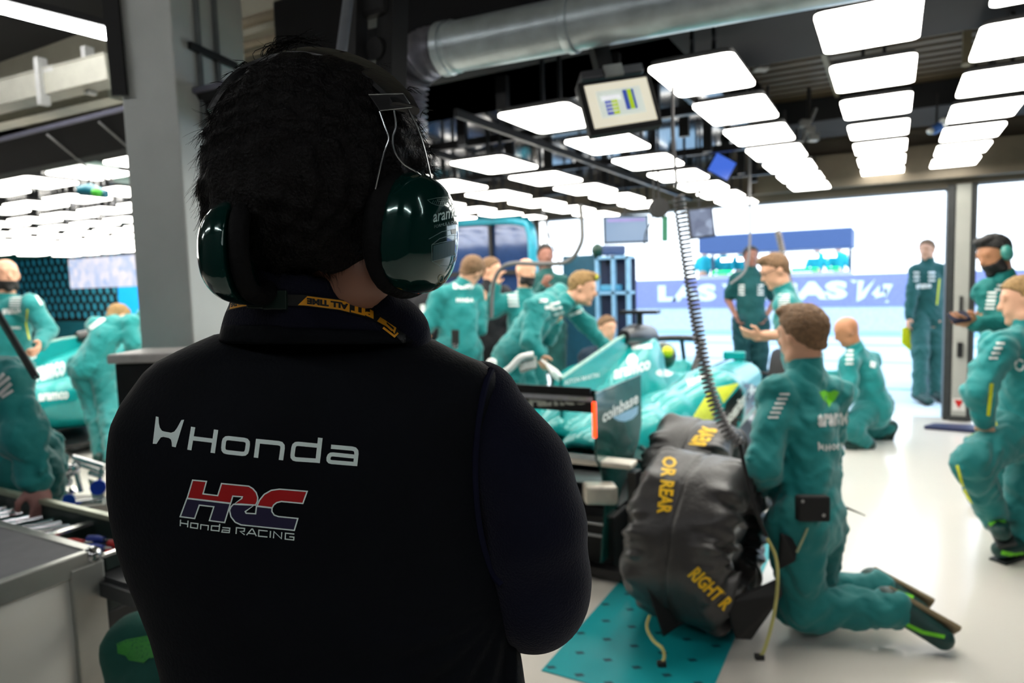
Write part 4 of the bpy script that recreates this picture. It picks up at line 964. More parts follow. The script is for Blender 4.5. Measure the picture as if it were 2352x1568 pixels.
# ---- kneeling mechanic
kneel = person('mechanic kneeling upright beside the wrapped tyres, short light brown hair', 2.8,
    dict(head=(1842, 770), neck=(1850, 848), sl=(1790, 905, -.02), sr=(1908, 908, .08), el=(1752, 1068, -.10), wl=(1745, 1120, .12), er=(1895, 1075, .32), wr=(1760, 1120, .30), pelv=(1856, 1180),
         hl=(1828, 1200, -.08), hr=(1878, 1200, .08), kl=(1842, 1392, -.06), kr=(1868, 1362, .14), al=(2055, 1402, -.12), ar=(2020, 1352, .14), tl=(2165, 1466, -.20), tr=(2110, 1402, .06)),
    face=(CF*.85-CR*.5)[:], lean=(-CR*.8+CF*.6)[:], hair=HBR, style='quiff', sole=mat('sole tan', (128, 112, 84), .7), vox=.010, wr=.011, seed=1)
prints(kneel, [('text', 'aramco', 1878, 982, 1968, 976, 1878, 950), ('text', 'HONDA', 1896, 1036, 1962, 1030, 1896, 1020), ('poly', [(1878, 1014), (1883, 1016), (1886, 1024), (1891, 1018), (1893, 1036), (1888, 1030), (1884, 1030), (1880, 1036)]), ('bars', 1790, 905, 1764, 958, 6, 24)])
prints(kneel, [wings(1882, 900, 46, 36)], mat('lime bright', (120, 220, 40), .5), 'wing_badge')
radio = thing('radio_pack', 'black radio pack clipped on the belt of the kneeling mechanic', 'radio')
q = P(1866, 1166, 2.57); MB().obox(q, CR, CU, CF, .06, .048, .022).build('case', BLK, radio, bevel=.008)
for x, y in ((1842, 1150), (1890, 1182)): MB().lathe(P(x, y, 2.552), -CF, [(.001, 0), (.007, 0), (.007, .008), (.001, .008)], 10).build('knob', CHR, radio)
MB().tube(spline([P(1860, 1195, 2.62), P(1850, 1225, 2.6), P(1830, 1268, 2.6)], 5), .005, 8).build('cable', mat('pale cable', (170, 180, 140), .5), radio, smooth=True)
t = MB().tube([P(1925, 1158, 2.85), P(1955, 1170, 2.85), P(1988, 1184, 2.85)], [.006, .004, .002], 8); tag(t.build('antenna', BLK), 'thin black aerial sticking out behind the kneeling mechanic', 'aerial')
for side, pts_ in (('l', [(2075, 1425), (2110, 1445), (2150, 1455)]), ('r', [(2045, 1355), (2075, 1375)])):
    pass
shs = [c for c in kneel['root'].children if c.name.startswith('shoe')]
for s_, pts_ in zip(shs, ([(2078, 1432), (2120, 1452), (2170, 1462)], [(2040, 1350), (2070, 1362), (2098, 1372)])):
    decal('lime_stripe', mat('lime bright', (120, 220, 40), .5), s_, [stroke2d(pts_, 9)], pxmap, bvh_of(s_), 8., .003)

# ---- crouching bald mechanic
cr1 = person('bald mechanic crouching on one knee near the garage doorway', 5.75,
    dict(head=(1945, 760), neck=(1965, 800), sl=(1950, 832, -.05), sr=(2002, 828, .15), el=(1950, 905, -.12), wl=(1925, 950, -.05), er=(1965, 862, .3), wr=(1905, 862, .35), pelv=(2008, 935, .05),
         kl=(1948, 985, -.12), kr=(1985, 990, .25), al=(1985, 1015, -.1), ar=(2038, 985, .2), tl=(1950, 1022, -.1), tr=(2030, 1006, .2)),
    face=(-CR+CF*.25)[:], lean=(-CR)[:], skin=SKINT, style='bald', seed=2)
prints(cr1, [('bars', 1942, 805, 1942, 835, 4, 18), ('poly', [(2000, 828), (2012, 832), (2010, 845), (1998, 842)])])
# ---- man in the doorway with yellow cloth
dm = person('mechanic standing in the doorway holding a yellow cloth', 8.05,
    dict(head=(2129, 574), neck=(2131, 602), sl=(2104, 622), sr=(2158, 620), el=(2094, 675, -.05), wl=(2087, 728, -.1), er=(2166, 680, .02), wr=(2152, 732, -.08), pelv=(2130, 728), al=('g', 2112, 905, .09), ar=('g', 2148, 900, .09)),
    face=(-CR*.8-CF*.6)[:], shirt=TEALD, pants=TEALD, seed=3, vox=.015)
prints(dm, [('text', 'aramco', 2104, 664, 2140, 662, 2104, 652), ('bars', 2098, 626, 2098, 644, 3, 14), ('bars', 2132, 626, 2132, 644, 3, 16)])
prints(dm, [('line', [(2158, 640), (2152, 700)], 4)], YEL, 'yellow_piping')
t = MB(); q = [P(x, y, 7.95) for x, y in [(2074, 752), (2088, 750), (2098, 792), (2092, 806), (2072, 788)]]; t.prism(q, CF*.03)
tag(t.build('cloth', YEL, bevel=.01), 'bright yellow cloth held by the man in the doorway', 'cloth')
# ---- photographer crouching behind the post
ph = person('photographer crouching behind the door post in navy trousers', 8.6,
    dict(head=(2178, 752), neck=(2182, 785), sl=(2152, 805), sr=(2208, 805), el=(2140, 852, -.2), wl=(2150, 800, -.35), er=(2200, 860, -.2), wr=(2176, 800, -.35), pelv=(2190, 885, .1), kl=(2128, 880, -.3), kr=(2175, 895, -.3), al=(2140, 925, -.1), ar=(2190, 930, -.1), tl=(2118, 932, -.2), tr=(2165, 940, -.3)),
    face=(-CF-CR*.3)[:], shirt=mat('camera man shirt', (60, 66, 80), .8), pants=mat('navy trousers', (24, 30, 84), .8), skin=SKINT, sleeves='short', vox=.015, seed=4, hair=HBK)
t = thing('camera', 'black camera held by the photographer behind the post', 'camera')
q = P(2160, 796, 8.15); MB().obox(q, CR, CU, CF, .07, .05, .035).build('camera_body', BLK, t, bevel=.01); MB().lathe(q-CF*.03, -CF, [(.001, 0), (.035, 0), (.04, .08), (.03, .08), (.001, .075)], 16).build('lens', BLK, t)
# ---- man with headphones at the right
hp1 = person('dark haired bearded mechanic wearing ear defenders, standing right of the door post', 4.25,
    dict(head=(2284, 585), neck=(2305, 640), sl=(2268, 672, -.08), sr=(2352, 672, .16), el=(2318, 752, -.22), wl=(2240, 742, -.26), er=(2350, 770, .2), wr=(2262, 742, -.02), pelv=(2318, 855)),
    face=(-CR-CF*.12)[:], lean=(-CR*.8-CF*.3)[:], skin=SKINT, hair=HBK, vox=.010, seed=5, style='quiff', shirt=mat('teal fabric deep', (0, 112, 108), .75, bump=.25, bs=40))
prints(hp1, [('bars', 2268, 672, 2262, 708, 5, 22), ('bars', 2290, 655, 2285, 665, 2, 20)])
H = hp1['H']; nz = lambda p: 0*p[:, 0]
hcn, hun, hfn = (np.array(hp1[q][:]) for q in ('hu', 'hu', 'hf')); hc_ = np.array(H(0, 0, 0)[:])
AA = (hp1['hs'], hp1['hu'], hp1['hf']); sdf_obj('beard', HBK, hp1['root'], [ell(H(0, -.038, .022), AA, (.067, .086, .079)), cap(H(0, -.1, .064), H(0, -.103, .074), .027), cap(H(-.04, -.085, .02), H(.04, -.085, .02), .036)], .009, .012, cut=lambda p: np.maximum(((p-hc_)@hun)+.04-np.where((p-hc_)@hfn > .06, 0, .6)*(.06-(p-hc_)@hfn), -((p-hc_)@hfn)))
e = thing('ear_defenders', 'green ear defenders on the bearded man by the post', 'ear defenders')
for sg in (-1, 1):
    c = H(sg*.088, -.005, -.005); MB().ball(c, (.026, .05, .04), 8, ax=(hp1['hs'], hp1['hu'], hp1['hf'])).build('ear_cup', mat('ear cup pale green', (70, 150, 140), .3, coat=.5), e, smooth=True)
MB().tube([H(.092*math.cos(a), .0+.13*math.sin(a), -.005) for a in [math.pi*k/14 for k in range(15)]], .009, 8).build('headband', BLK, e, smooth=True)
t = thing('tablet', 'dark handheld device held by the man with ear defenders', 'device'); q = P(2203, 728, 3.98); MB().obox(q, (CR*.9+CU*.15).normalized(), (CF*.8+CU*.6).normalized(), CU, .055, .04, .012).build('device_case', NAVY, t, bevel=.006)
# ---- woman at the right edge
wm_ = person('fair haired mechanic at the right edge with hand on a raised knee', 3.45,
    dict(head=(2350, 690, .02), neck=(2362, 752), sl=(2292, 800, -.08), sr=(2420, 800, .14), el=(2246, 905, -.12), wl=(2262, 965, -.10), er=(2440, 900, .2), wr=(2400, 980, .2), pelv=(2352, 985, .03), hl=(2322, 995, -.02), hr=(2375, 1000, .06),
         kl=(2232, 1065, -.14), al=(2284, 1190, .0), tl=(2300, 1222, -.12), kr=(2356, 1120, .0), ar=(2352, 1242, .0), tr=(2298, 1262, -.06)),
    face=(-CR*.9+CF*.45)[:], lean=(-CR*.75+CF*.5)[:], hair=HBL, style='bun', vox=.011, seed=6, wr=.012)
prints(wm_, [('bars', 2288, 788, 2272, 822, 4, 20), ('line', arc(2342, 838, 10, 12, 0, 330, 10), 5)])
prints(wm_, [('line', [(2278, 880), (2270, 955)], 9)], YEL, 'yellow_piping')
tr_ = [c for c in wm_['root'].children if c.name.startswith('trousers')][0]
prints(tr_, [('line', [(2218, 1000), (2252, 982), (2290, 972)], 9), ('line', [(2198, 1068), (2212, 1120), (2232, 1160)], 7)], YEL, 'yellow_piping')
for s_, pts_ in zip([c for c in wm_['root'].children if c.name.startswith('shoe')], ([(2272, 1205), (2290, 1190), (2310, 1196)], [(2300, 1268), (2330, 1275), (2352, 1272)])):
    decal('lime_stripe', MATS['lime bright'], s_, [stroke2d(pts_, 10)], pxmap, bvh_of(s_), 8., .003)
t = thing('shoe_pair', 'green shoes of a person kneeling behind the mechanic at right edge', 'shoe')
for i, (x, y) in enumerate(((2262, 1070), (2298, 1082))): sdf_obj('shoe', mat('trainer black green', (14, 60, 56)), t, [cap(G(x, y, .05), G(x+36, y-14, .06), .05, .042)], .012)
# ---- man with hands on hips outside
hh = person('man with hands on hips in short sleeves standing behind the race car nose', 7.7,
    dict(head=(1724, 590), neck=(1723, 622), sl=(1691, 641), sr=(1757, 641), el=(1672, 688, .1), wl=(1690, 726, -.05), er=(1780, 690, .1), wr=(1757, 730, -.05), pelv=(1724, 738)),
    face=(-CF)[:], lean=(-CF)[:], shirt=mat('dark green polo', (0, 78, 80), .8), pants=mat('dark green trouser', (0, 66, 72), .8), skin=mat('brown skin', (150, 100, 84), .5), hair=HBK, sleeves='short', vox=.014, seed=7)
prints(hh, [('bars', 1696, 655, 1696, 676, 4, 14), ('bars', 1740, 655, 1740, 676, 4, 14)])
# ---- man with glasses
gm_ = person('mechanic with glasses in short sleeves leaning over the front of the car', 4.9,
    dict(head=(1780, 622), neck=(1800, 668), sl=(1806, 702, -.15), sr=(1806, 690, .18), el=(1822, 768, -.22), wl=(1752, 768, -.18), er=(1800, 770, .25), wr=(1745, 775, .05), pelv=(1842, 820, .05)),
    face=(-CR-CU*.25)[:], lean=(-CR)[:], hair=HBR, style='quiff', sleeves='short', vox=.011, seed=8, glasses=True)
prints(gm_, [('bars', 1788, 676, 1788, 704, 6, 26)])

# ---- blond mechanic bending over
J = dict(head=(1338, 662), neck=(1300, 694), sl=(1232, 708, -.18), sr=(1285, 676, .2), el=(1218, 778, -.25), wl=(1236, 812, -.25), er=(1345, 745, .25), wr=(1385, 790, .3), pelv=(1180, 812, .05), kl=(1172, 925, 0), kr=(1212, 925, .1), al=('g', 1180, 1085), ar=('g', 1215, 1070))
bl = person('mechanic with yellow glasses on his sandy hair bending over the car', 5.0, J, face=(CR*.9-CF*.25-CU*.35)[:], lean=(CR*.6-CU*.7)[:], headup=(CU*.9+CR*.25)[:], hair=HBL, style='quiff', vox=.011, seed=9, wr=.012)
prints(bl, [('bars', 1238, 690, 1252, 706, 2, 20), ('bars', 1262, 700, 1276, 735, 4, 26, 24, -6), ('line', [(1296, 730), (1340, 712)], 8)])
H = bl['H']; t = MB()
for sg in (-1, 1): t.ball(H(sg*.034, .10, .085), (.026, .018, .008), 6, ax=(bl['hs'], bl['hu'], bl['hf']))
tag(t.build('safety_glasses', YEL), 'yellow glasses pushed up on the sandy haired mechanic', 'glasses')
# ---- bald bearded
bb = person('bald bearded mechanic holding up a black hose behind the bending mechanic', 5.9,
    dict(head=(1208, 625), neck=(1205, 675), sl=(1165, 695, -.05), sr=(1250, 700, .1), el=(1128, 715, -.05), wl=(1140, 658, -.1), er=(1262, 775, .1), wr=(1280, 740, -.15), pelv=(1205, 810)),
    face=(CR*.6-CF*.8-CU*.2)[:], lean=(-CF*.9+CR*.3)[:], style='beard', vox=.012, seed=10)
prints(bb, [('bars', 1165, 670, 1168, 702, 5, 24)])
# ---- man behind
mb_ = person('dark haired man in dark green at the back near the station window', 7.0,
    dict(head=(1253, 588), neck=(1256, 628), sl=(1224, 646), sr=(1290, 648), el=(1222, 700, -.1), wl=(1245, 660, -.2), er=(1292, 705), wr=(1275, 750, -.1), pelv=(1256, 750)),
    face=(-CF+CR*.2-CU*.3)[:], shirt=TEALD, pants=TEALD, skin=mat('brown skin', (150, 100, 84), .5), hair=HBK, vox=.014, seed=11)
# ---- back turned
bt1 = person('mechanic with back turned standing beyond the foreground man shoulder', 5.5,
    dict(head=(1083, 622), neck=(1065, 655), sl=(1012, 678, -.05), sr=(1090, 675, .08), el=(985, 742, -.05), wl=(958, 780, .12), er=(1100, 750, .1), wr=(1108, 700, .25), pelv=(1052, 800)),
    face=(CF*.7+CR*.7)[:], lean=(CF)[:], vox=.012, seed=12)
prints(bt1, [('text', 'aramco', 1040, 664, 1090, 664, 1040, 648), ('text', 'HONDA', 1048, 694, 1088, 694, 1048, 684), ('poly', [(1034, 765), (1034, 766), (1035, 765)])])
prints(bt1, [wings(1038, 622, 48, 16)], YEL, 'wing_badge')
t = thing('belt_radio', 'black radio on the belt of the mechanic with back turned', 'radio'); MB().obox(P(1046, 775, 5.28), CR, CU, CF, .03, .06, .02).build('case', BLK, t, bevel=.008); MB().obox(P(1046, 795, 5.26), CR, CU, CF, .02, .015, .02).build('knob', CHR, t, bevel=.004)
# ---- dark clothed people between
dk1 = person('person in black with a pale badge beyond the foreground man collar', 6.0,
    dict(head=(985, 600), neck=(985, 645), sl=(942, 665), sr=(1015, 668), el=(930, 730), wl=(945, 775, -.1), er=(1005, 740), wr=(985, 770, -.15), pelv=(980, 790)), face=(CR*.4-CF)[:], shirt=mat('black top', (20, 20, 26), .8), pants=BLK, hair=HBK, vox=.015, seed=13)
prints(dk1, [('poly', [(965, 700), (975, 698), (978, 722), (968, 724)])])
dk2 = person('person in black standing between two mechanics at the back', 6.3,
    dict(head=(1128, 622), neck=(1126, 655), sl=(1092, 675), sr=(1155, 675), el=(1082, 735), wl=(1095, 780), er=(1160, 735), wr=(1150, 780), pelv=(1122, 790)), face=(CR-CF*.3)[:], shirt=MATS['black top'], pants=BLK, hair=HBR, vox=.015, seed=14)
# ---- crouched mechanic behind the fin
cf_p = person('dark haired man crouching on the far side of the car, face above the engine cover', 6.4,
    dict(head=(1394, 755), neck=(1388, 795), sl=(1350, 818), sr=(1425, 820), el=(1338, 875, -.1), wl=(1370, 890, -.2), er=(1440, 880, -.1), wr=(1415, 900, -.2), pelv=(1378, 915, .1), kl=(1350, 930, -.35), kr=(1420, 935, -.35), al=('g', 1365, 992), ar=('g', 1420, 990)),
    face=(-CF*.8+CR*.5-CU*.2)[:], shirt=mat('navy green top', (14, 40, 60), .8), pants=NAVY, hair=HBR, vox=.013, seed=15)
# ---- left bay
lb = person('bald mechanic standing at far left with hand on the second car', 5.1,
    dict(head=(14, 632), neck=(15, 690), sl=(-48, 705, .05), sr=(72, 702, -.05), el=(-75, 790, .05), wl=(-40, 850, -.1), er=(108, 760, -.05), wr=(92, 790, -.2), hr=None, pelv=(14, 850)),
    face=(CR*.75-CF*.65-CU*.15)[:], lean=(-CF*.9+CR*.3)[:], style='beard', vox=.011, seed=16)
prints(lb, [('bars', 24, 672, 20, 705, 7, 26), ('text', 'aramco', 5, 722, 48, 722, 5, 708), ('text', 'HONDA', 24, 756, 48, 756, 24, 749), ('line', [(78, 668), (96, 700)], 6), ('poly', [(48, 655), (60, 658), (58, 668), (48, 665)])])
prints(lb, [('line', [(63, 710), (60, 745), (68, 780)], 4)], YEL, 'yellow_piping')
bm_ = person('mechanic bending over the second car seen from behind', 6.1,
    dict(head=(272, 728, .3), neck=(262, 742, .2), sl=(222, 748, .05), sr=(300, 742, .1), el=(238, 800, .25), wl=(250, 830, .4), er=(305, 790, .05), wr=(300, 822, .15), pelv=(206, 835), hl=(188, 842, 0), hr=(232, 842, 0), kl=(216, 930, 0), kr=(248, 930, -.05), al=('g', 238, 1048, .09), ar=('g', 262, 1060, .09)),
    face=(CF*.6+CR*.5-CU*.9)[:], lean=(CF*.5-CU*.6+CR*.3)[:], headup=(CU*.6+CF*.5+CR*.1)[:], hair=HBL, vox=.012, seed=17, wr=.011)
prints(bm_, [('line', [(190, 765), (240, 730)], 10)])
sb = person('teal clothed mechanic half hidden by the grey pillar edge', 6.9,
    dict(head=(372, 665), neck=(362, 705), sl=(335, 722), sr=(400, 725), el=(318, 775, -.05), wl=(322, 815, -.15), er=(405, 780), wr=(398, 820), pelv=(372, 825)), face=(-CR*.5-CF*.5)[:], shirt=TEAL, pants=TEALD, vox=.014, seed=18)
nl = person('mechanic bending at far left with a hand on the open drawer edge', 2.55,
    dict(head=(-175, 790), neck=(-90, 822), sl=(-110, 860, .22), sr=(14, 872, -.08), el=(-150, 1040, .2), wl=(-120, 1150, .1), er=(56, 1000, -.14), wr=(82, 1106, -.16), pelv=(40, 1050, .18), hl=(5, 1090, .25), hr=(68, 1085, .12), hr2=None),
    face=(-CR*.8-CU*.5)[:], lean=(-CR*.6-CU*.6+CF*.1)[:], vox=.010, seed=19, wr=.014, skin=mat('rosy skin', (176, 128, 122), .5))
prints(nl, [('line', [(-4, 872), (10, 858)], 9), ('line', [(-8, 890), (22, 866)], 9), ('line', [(-4, 908), (26, 880)], 9), ('line', [(4, 912), (30, 896)], 7)])
# ---- crouched back at the bottom left
cb_ = person('mechanic crouching at bottom left, dark green back with a lime wings badge', 1.62,
    dict(head=(620, 1480, .25), neck=(480, 1452, .16), sl=(318, 1486, .02), sr=(560, 1540, -.06), el=(330, 1750, .15), wl=(400, 1850, .3), er=(600, 1800, .1), wr=(520, 1880, .3), pelv=(340, 1900, -.05), kl=(430, 1950, .25), kr=(540, 1960, .25), al=(330, 2120, .05), ar=(470, 2130, .05), tl=(360, 2160, .25), tr=(500, 2160, .25)),
    face=(CF*.8+CR*.4-CU*.4)[:], lean=(CF*.9)[:], shirt=mat('green tee', (0, 74, 64), .85, bump=.1), sleeves='short', vox=.011, seed=20, wr=.004, curl=.9)
prints(cb_, [('poly', [(268, 1478), (290, 1468), (345, 1458), (400, 1456), (400, 1500), (340, 1512), (330, 1522), (296, 1516), (288, 1505), (270, 1500)])], mat('wing lime', (44, 140, 46), .6), 'wing_badge', 6.)
prints(cb_, [('line', [(270, 1480), (292, 1472), (345, 1463), (398, 1461)], 2), ('line', [(300, 1490), (345, 1480), (348, 1468), (306, 1476), (300, 1490)], 2)]+[('line', [(300+9*i, 1494-1.5*i), (292+8*i, 1508+1.5*i)], 1.6) for i in range(7)], mat('green tee', (0, 74, 64)), 'wing_lines', 6.)
# ---- people seated at the pit wall
pc = [(1605, 600), (1650, 598), (1692, 600), (1872, 590), (1922, 585)]
nmz = ['leftmost', 'second from the left', 'middle', 'fourth from the left', 'rightmost']
pd = None
for i, (x, y) in enumerate(pc):
    c = P(x, y, 20.5); t = thing('person', f'crew member seated at the pit wall stand, {nmz[i]}', 'person', 'crew seated on the pit wall stand')
    c.z = 1.88; c.y += .7; o = [cap(c+Vector((0, 0, .22)), c+Vector((0, 0, -.3)), .1), ell(c+Vector((0, 0, .34)), ((1, 0, 0), (0, 1, 0), (0, 0, 1)), (.08, .1, .12)), cap(c+Vector((0, .05, -.35)), c+Vector((0, -.35, -.35)), .12), cap(c+Vector((0, -.35, -.35)), c+Vector((0, -.35, -.8)), .08)]
    sdf_obj('body', SKIN, t, o, .04, .05)
    sdf_obj('jacket', mat('bright teal', (20, 175, 190), .7), t, [cap(c+Vector((-.14, 0, .08)), c+Vector((.14, 0, .08)), .1), cap(c+Vector((0, 0, .05)), c+Vector((0, 0, -.25)), .2, .18), cap(c+Vector((-.2, 0, .08)), c+Vector((-.28, -.1, -.2)), .07), cap(c+Vector((.2, 0, .08)), c+Vector((.28, -.1, -.2)), .07)], .035, .06)
    sdf_obj('hair', HBK, t, [ell(c+Vector((0, .02, .38)), ((1, 0, 0), (0, 1, 0), (0, 0, 1)), (.1, .11, .12))], .03)
    o = MB().box((c.x-.25, c.y-.1, 1.35), (c.x+.25, c.y+.25, 1.41)); o.box((c.x-.05, c.y, .0), (c.x+.05, c.y+.1, 1.35)); tag(o.build('seat', mat('pink seat', (220, 150, 160), .6)), f'pink stool under the {nmz[i]} crew member on the pit wall', 'stool', 'pit wall stools')
# ================================================================== race cars
def race_car(XC, Y0, ZL, label, detail=True):
    root = thing('race_car', label, 'race car')
    def T(x, u, z): return Vector((XC+x, Y0+u, z+ZL))
    def lp(pts): return [T(*p) for p in pts]
    # engine cover, cockpit and nose as one organic shell
    pr = [cap(T(0, .74, .50), T(0, 1.3, .56), .17, .20), cap(T(0, .70, .44), T(0, 1.3, .52), .05, .15, flat=((1, 0, 0), .8)), cap(T(0, 1.3, .54), T(0, 2.0, .66), .15, .24, flat=((1, 0, 0), .8)), cap(T(0, 2.0, .70), T(0, 2.3, .80), .22, .16, flat=((1, 0, 0), .8)),
          cap(T(0, 2.15, .90), T(0, 1.5, .72), .14, .13), cap(T(0, 2.0, .46), T(0, 3.4, .42), .30, .27), cap(T(0, 3.4, .42), T(0, 4.5, .34), .24, .15), cap(T(0, 4.5, .33), T(0, 5.15, .22), .14, .08), cap(T(-.26, 2.6, .60), T(-.20, 3.3, .55), .07, .05), cap(T(.26, 2.6, .60), T(.20, 3.3, .55), .07, .05)]
    sub = [ell(T(0, 2.85, .74), ((1, 0, 0), (0, 1, 0), (0, 0, 1)), (.22, .42, .26)), cap(T(0, 2.45, .95), T(0, 2.1, .94), .085, .05), ell(T(0, .50, .36), ((1, 0, 0), (0, 1, 0), (0, 0, 1)), (.20, .40, .20))]
    shell = sdf_obj('engine_cover', PAINT, root, pr, .020, .09, subs=sub)
    fin = MB(); fin.prism([T(-.012, .67, .78), T(-.012, .67, .88), T(-.012, 1.05, .94), T(-.012, 1.62, 1.03), T(-.012, 2.10, 1.06), T(-.012, 2.2, .9), T(-.012, 1.5, .74), T(-.012, .9, .6), T(-.012, .67, .5)], (.024, 0, 0)); fno = fin.build('shark_fin', PAINT, root, bevel=.006)
    MB().tube(lp([(0, .67, .885), (0, 1.05, .945), (0, 1.62, 1.035), (0, 2.08, 1.065)]), .012, 8).build('fin_edge', mat('fin edge pale', (150, 190, 180), .4), root, smooth=True)
    MB().tube(lp([(0, 1.75, 1.04), (0, 1.95, 1.03), (0, 2.25, .99)]), [.05, .09, .11], 16).build('airbox', CARB, root, smooth=True)
    t_ = MB(); t_.obox(T(0, 2.12, 1.20), (1, 0, 0), (0, 1, 0), (0, 0, 1), .15, .05, .014); t_.tube(lp([(0, 2.12, 1.02), (0, 2.12, 1.19)]), .025, 8); t_.build('camera_pod', CARB, root)
    # sidepods
    sps = []
    for sg in (-1, 1):
        q = [cap(T(sg*.16, .62, .46), T(sg*.30, 1.1, .46), .15, .20), cap(T(sg*.30, 1.1, .46), T(sg*.34, 1.5, .50), .19, .20, flat=((0, 0, 1), .95)), cap(T(sg*.34, 1.5, .50), T(sg*.50, 2.2, .56), .19, .24, flat=((0, 0, 1), .85)), cap(T(sg*.50, 2.2, .58), T(sg*.56, 3.0, .60), .24, .19, flat=((0, 0, 1), .75)),
             cap(T(sg*.62, 2.2, .42), T(sg*.66, 2.9, .46), .13, .12), cap(T(sg*.30, 1.0, .34), T(sg*.50, 1.9, .33), .10, .14)]
        s_ = [ell(T(sg*.18, .50, .34), ((1, 0, 0), (0, 1, 0), (0, 0, 1)), (.20, .46, .19)), ell(T(sg*.58, 3.2, .56), ((1, 0, 0), (0, 1, 0), (0, 0, 1)), (.15, .14, .07)), ell(T(sg*.86, 2.7, .20), ((1, 0, 0), (0, 1, 0), (0, 0, 1)), (.26, .7, .20))]
        sps.append(sdf_obj('sidepod', PAINT, root, q, .020, .08, subs=s_))
    # floor, diffuser, rear light
    f = MB(); f.prism([T(-.72, 1.0, .09), T(-.76, 2.6, .09), T(-.70, 3.5, .09), T(-.3, 3.7, .09), T(.3, 3.7, .09), T(.70, 3.5, .09), T(.76, 2.6, .09), T(.72, 1.0, .09), T(.45, .55, .12), T(-.45, .55, .12)], (0, 0, .035)); f.build('underfloor', CARB, root)
    f = MB()
    for x in (-.48, -.2, .2, .48): f.box(T(x-.006, .25, .10), T(x+.006, .95, .30))
    f.box(T(-.5, .25, .30), T(.5, .95, .315)); f.build('diffuser', CARB, root)
    MB().box(T(-.05, .1, .28), T(.05, .7, .38)).build('crash_structure', CARB, root, bevel=.02)
    MB().box(T(-.035, .085, .29), T(.035, .1, .37)).build('rain_light', REDM, root)
    # rear wing
    for sg in (-1, 1):
        x = sg*.485-.006
        e = MB().prism([T(x, 0, .93), T(x, .66, .93), T(x, .66, .66), T(x, .60, .55), T(x, .46, .46), T(x, .30, .36), T(x, .16, .10), T(x, .04, .10), T(x, .12, .40), T(x, .06, .55), T(x, .0, .62)], (.012, 0, 0)).build('wing_endplate', PAINTD, root, bevel=.003)
        MB().box(T(x-.004, -.012, .72), T(x+.014, .004, .89)).build('endplate_light', mat('red light strip', (255, 80, 40), .3, emit=(255, 70, 30), es=2.5), root, bevel=.004)
        if sg == 1: ep = e
    def foil(z0, z1, u0, u1, th_):
        r = []
        for x in (-.478, .478):
            r.append([T(x, u0+(u1-u0)*a, z0+(z1-z0)*a+th_*b) for a, b in ((0, 0), (.2, .55), (.5, .8), (.8, .6), (1, 0), (.8, -.5), (.5, -.75), (.2, -.4))])
        return MB().loft(r)
    w1 = foil(.945, .86, .0, .24, .012).build('wing_flap', CARB, root, smooth=True); w2 = foil(.86, .83, .03, .52, .02).build('wing_mainplane', CARB, root, smooth=True)
    MB().box(T(-.47, -.012, .915), T(.47, -.004, .955)).build('flap_face', CARB, root)
    fa = MB().box(T(-.476, .0, .888), T(.476, .012, .912)).build('wing_slot', mat('slot silver', (196, 198, 206), .3, .3), root)
    fb = MB().box(T(-.476, .004, .835), T(.476, .014, .882)).build('wing_lower_face', CARB, root)
    MB().box(T(-.03, .1, .36), T(-.012, .35, .84)).build('wing_pylon', CARB, root)
    foil(.46, .43, .12, .42, .02).build('beam_wing', CARB, root, smooth=True)
    # halo, mirrors, front suspension and wing
    hal = spline(lp([(-.30, 2.55, .70), (-.30, 2.75, .84), (-.22, 3.1, .90), (0, 3.3, .90), (.22, 3.1, .90), (.30, 2.75, .84), (.30, 2.55, .70)]), 6)
    h_ = MB(); h_.tube(hal, .028, 10); h_.tube(lp([(0, 3.3, .90), (0, 3.42, .62)]), .02, 8); h_.build('halo', CARB, root, smooth=True)
    for sg in (-1, 1):
        MB().obox(T(sg*.52, 3.05, .78), (1, 0, 0), (0, 1, 0), (0, 0, 1), .09, .03, .035).build('mirror', PAINT, root, bevel=.012)
        MB().tube(lp([(sg*.3, 3.05, .66), (sg*.5, 3.05, .76)]), .008, 6).build('mirror_stalk', CARB, root)
        s_ = MB()
        for a, c in (((.15, 4.0, .50), (.66, 4.28, .46)), ((.15, 4.6, .46), (.66, 4.32, .46)), ((.14, 4.1, .24), (.66, 4.28, .24)), ((.14, 4.55, .24), (.66, 4.32, .24)), ((.12, 4.3, .46), (.64, 4.3, .22))): s_.tube(lp([(sg*a[0], a[1], a[2]), (sg*c[0], c[1], c[2])]), .012, 6)
        s_.build('front_suspension', CARB, root)
        s_ = MB()
        for a, c in (((.12, 1.2, .50), (.62, .62, .46)), ((.12, .7, .46), (.62, .58, .46)), ((.12, 1.25, .26), (.62, .62, .24)), ((.12, .6, .22), (.62, .58, .24))): s_.tube(lp([(sg*a[0], a[1], a[2]), (sg*c[0], c[1], c[2])]), .013, 6)
        s_.build('rear_suspension', CARB, root)
        MB().lathe(T(sg*.60, .60, .36), (sg, 0, 0), [(.001, 0), (.15, 0), (.17, .03), (.17, .12), (.09, .13), (.05, .19), (.001, .19)], 28).build('brake_drum', CARB, root, smooth=True)
        if detail or sg < 2:
            wheel(root, T(sg*.80, 4.3, .36), sg, .155)
        if not detail: wheel(root, T(sg*.80, .60, .36), sg, .2, YEL)
    f = MB()
    for k in range(4):
        r = []
        for x in (-.95, -.5, -.12, .12, .5, .95):
            zz = .06*abs(x); r.append([T(x, 5.0-.13*k+.10*abs(x)*0+a, .10+.045*k+b+zz) for a, b in ((0, 0), (.06, .012), (.13, .0), (.06, -.008))])
        f.loft(r)
    f.build('front_wing', CARB, root)
    for sg in (-1, 1): MB().prism([T(sg*.95, 4.5, .08), T(sg*.95, 5.2, .08), T(sg*.95, 5.1, .32), T(sg*.95, 4.55, .34)], (.01, 0, 0)).build('front_endplate', PAINT, root)
    return root, T, shell, fno, sps, ep, (w1, fa, fb)
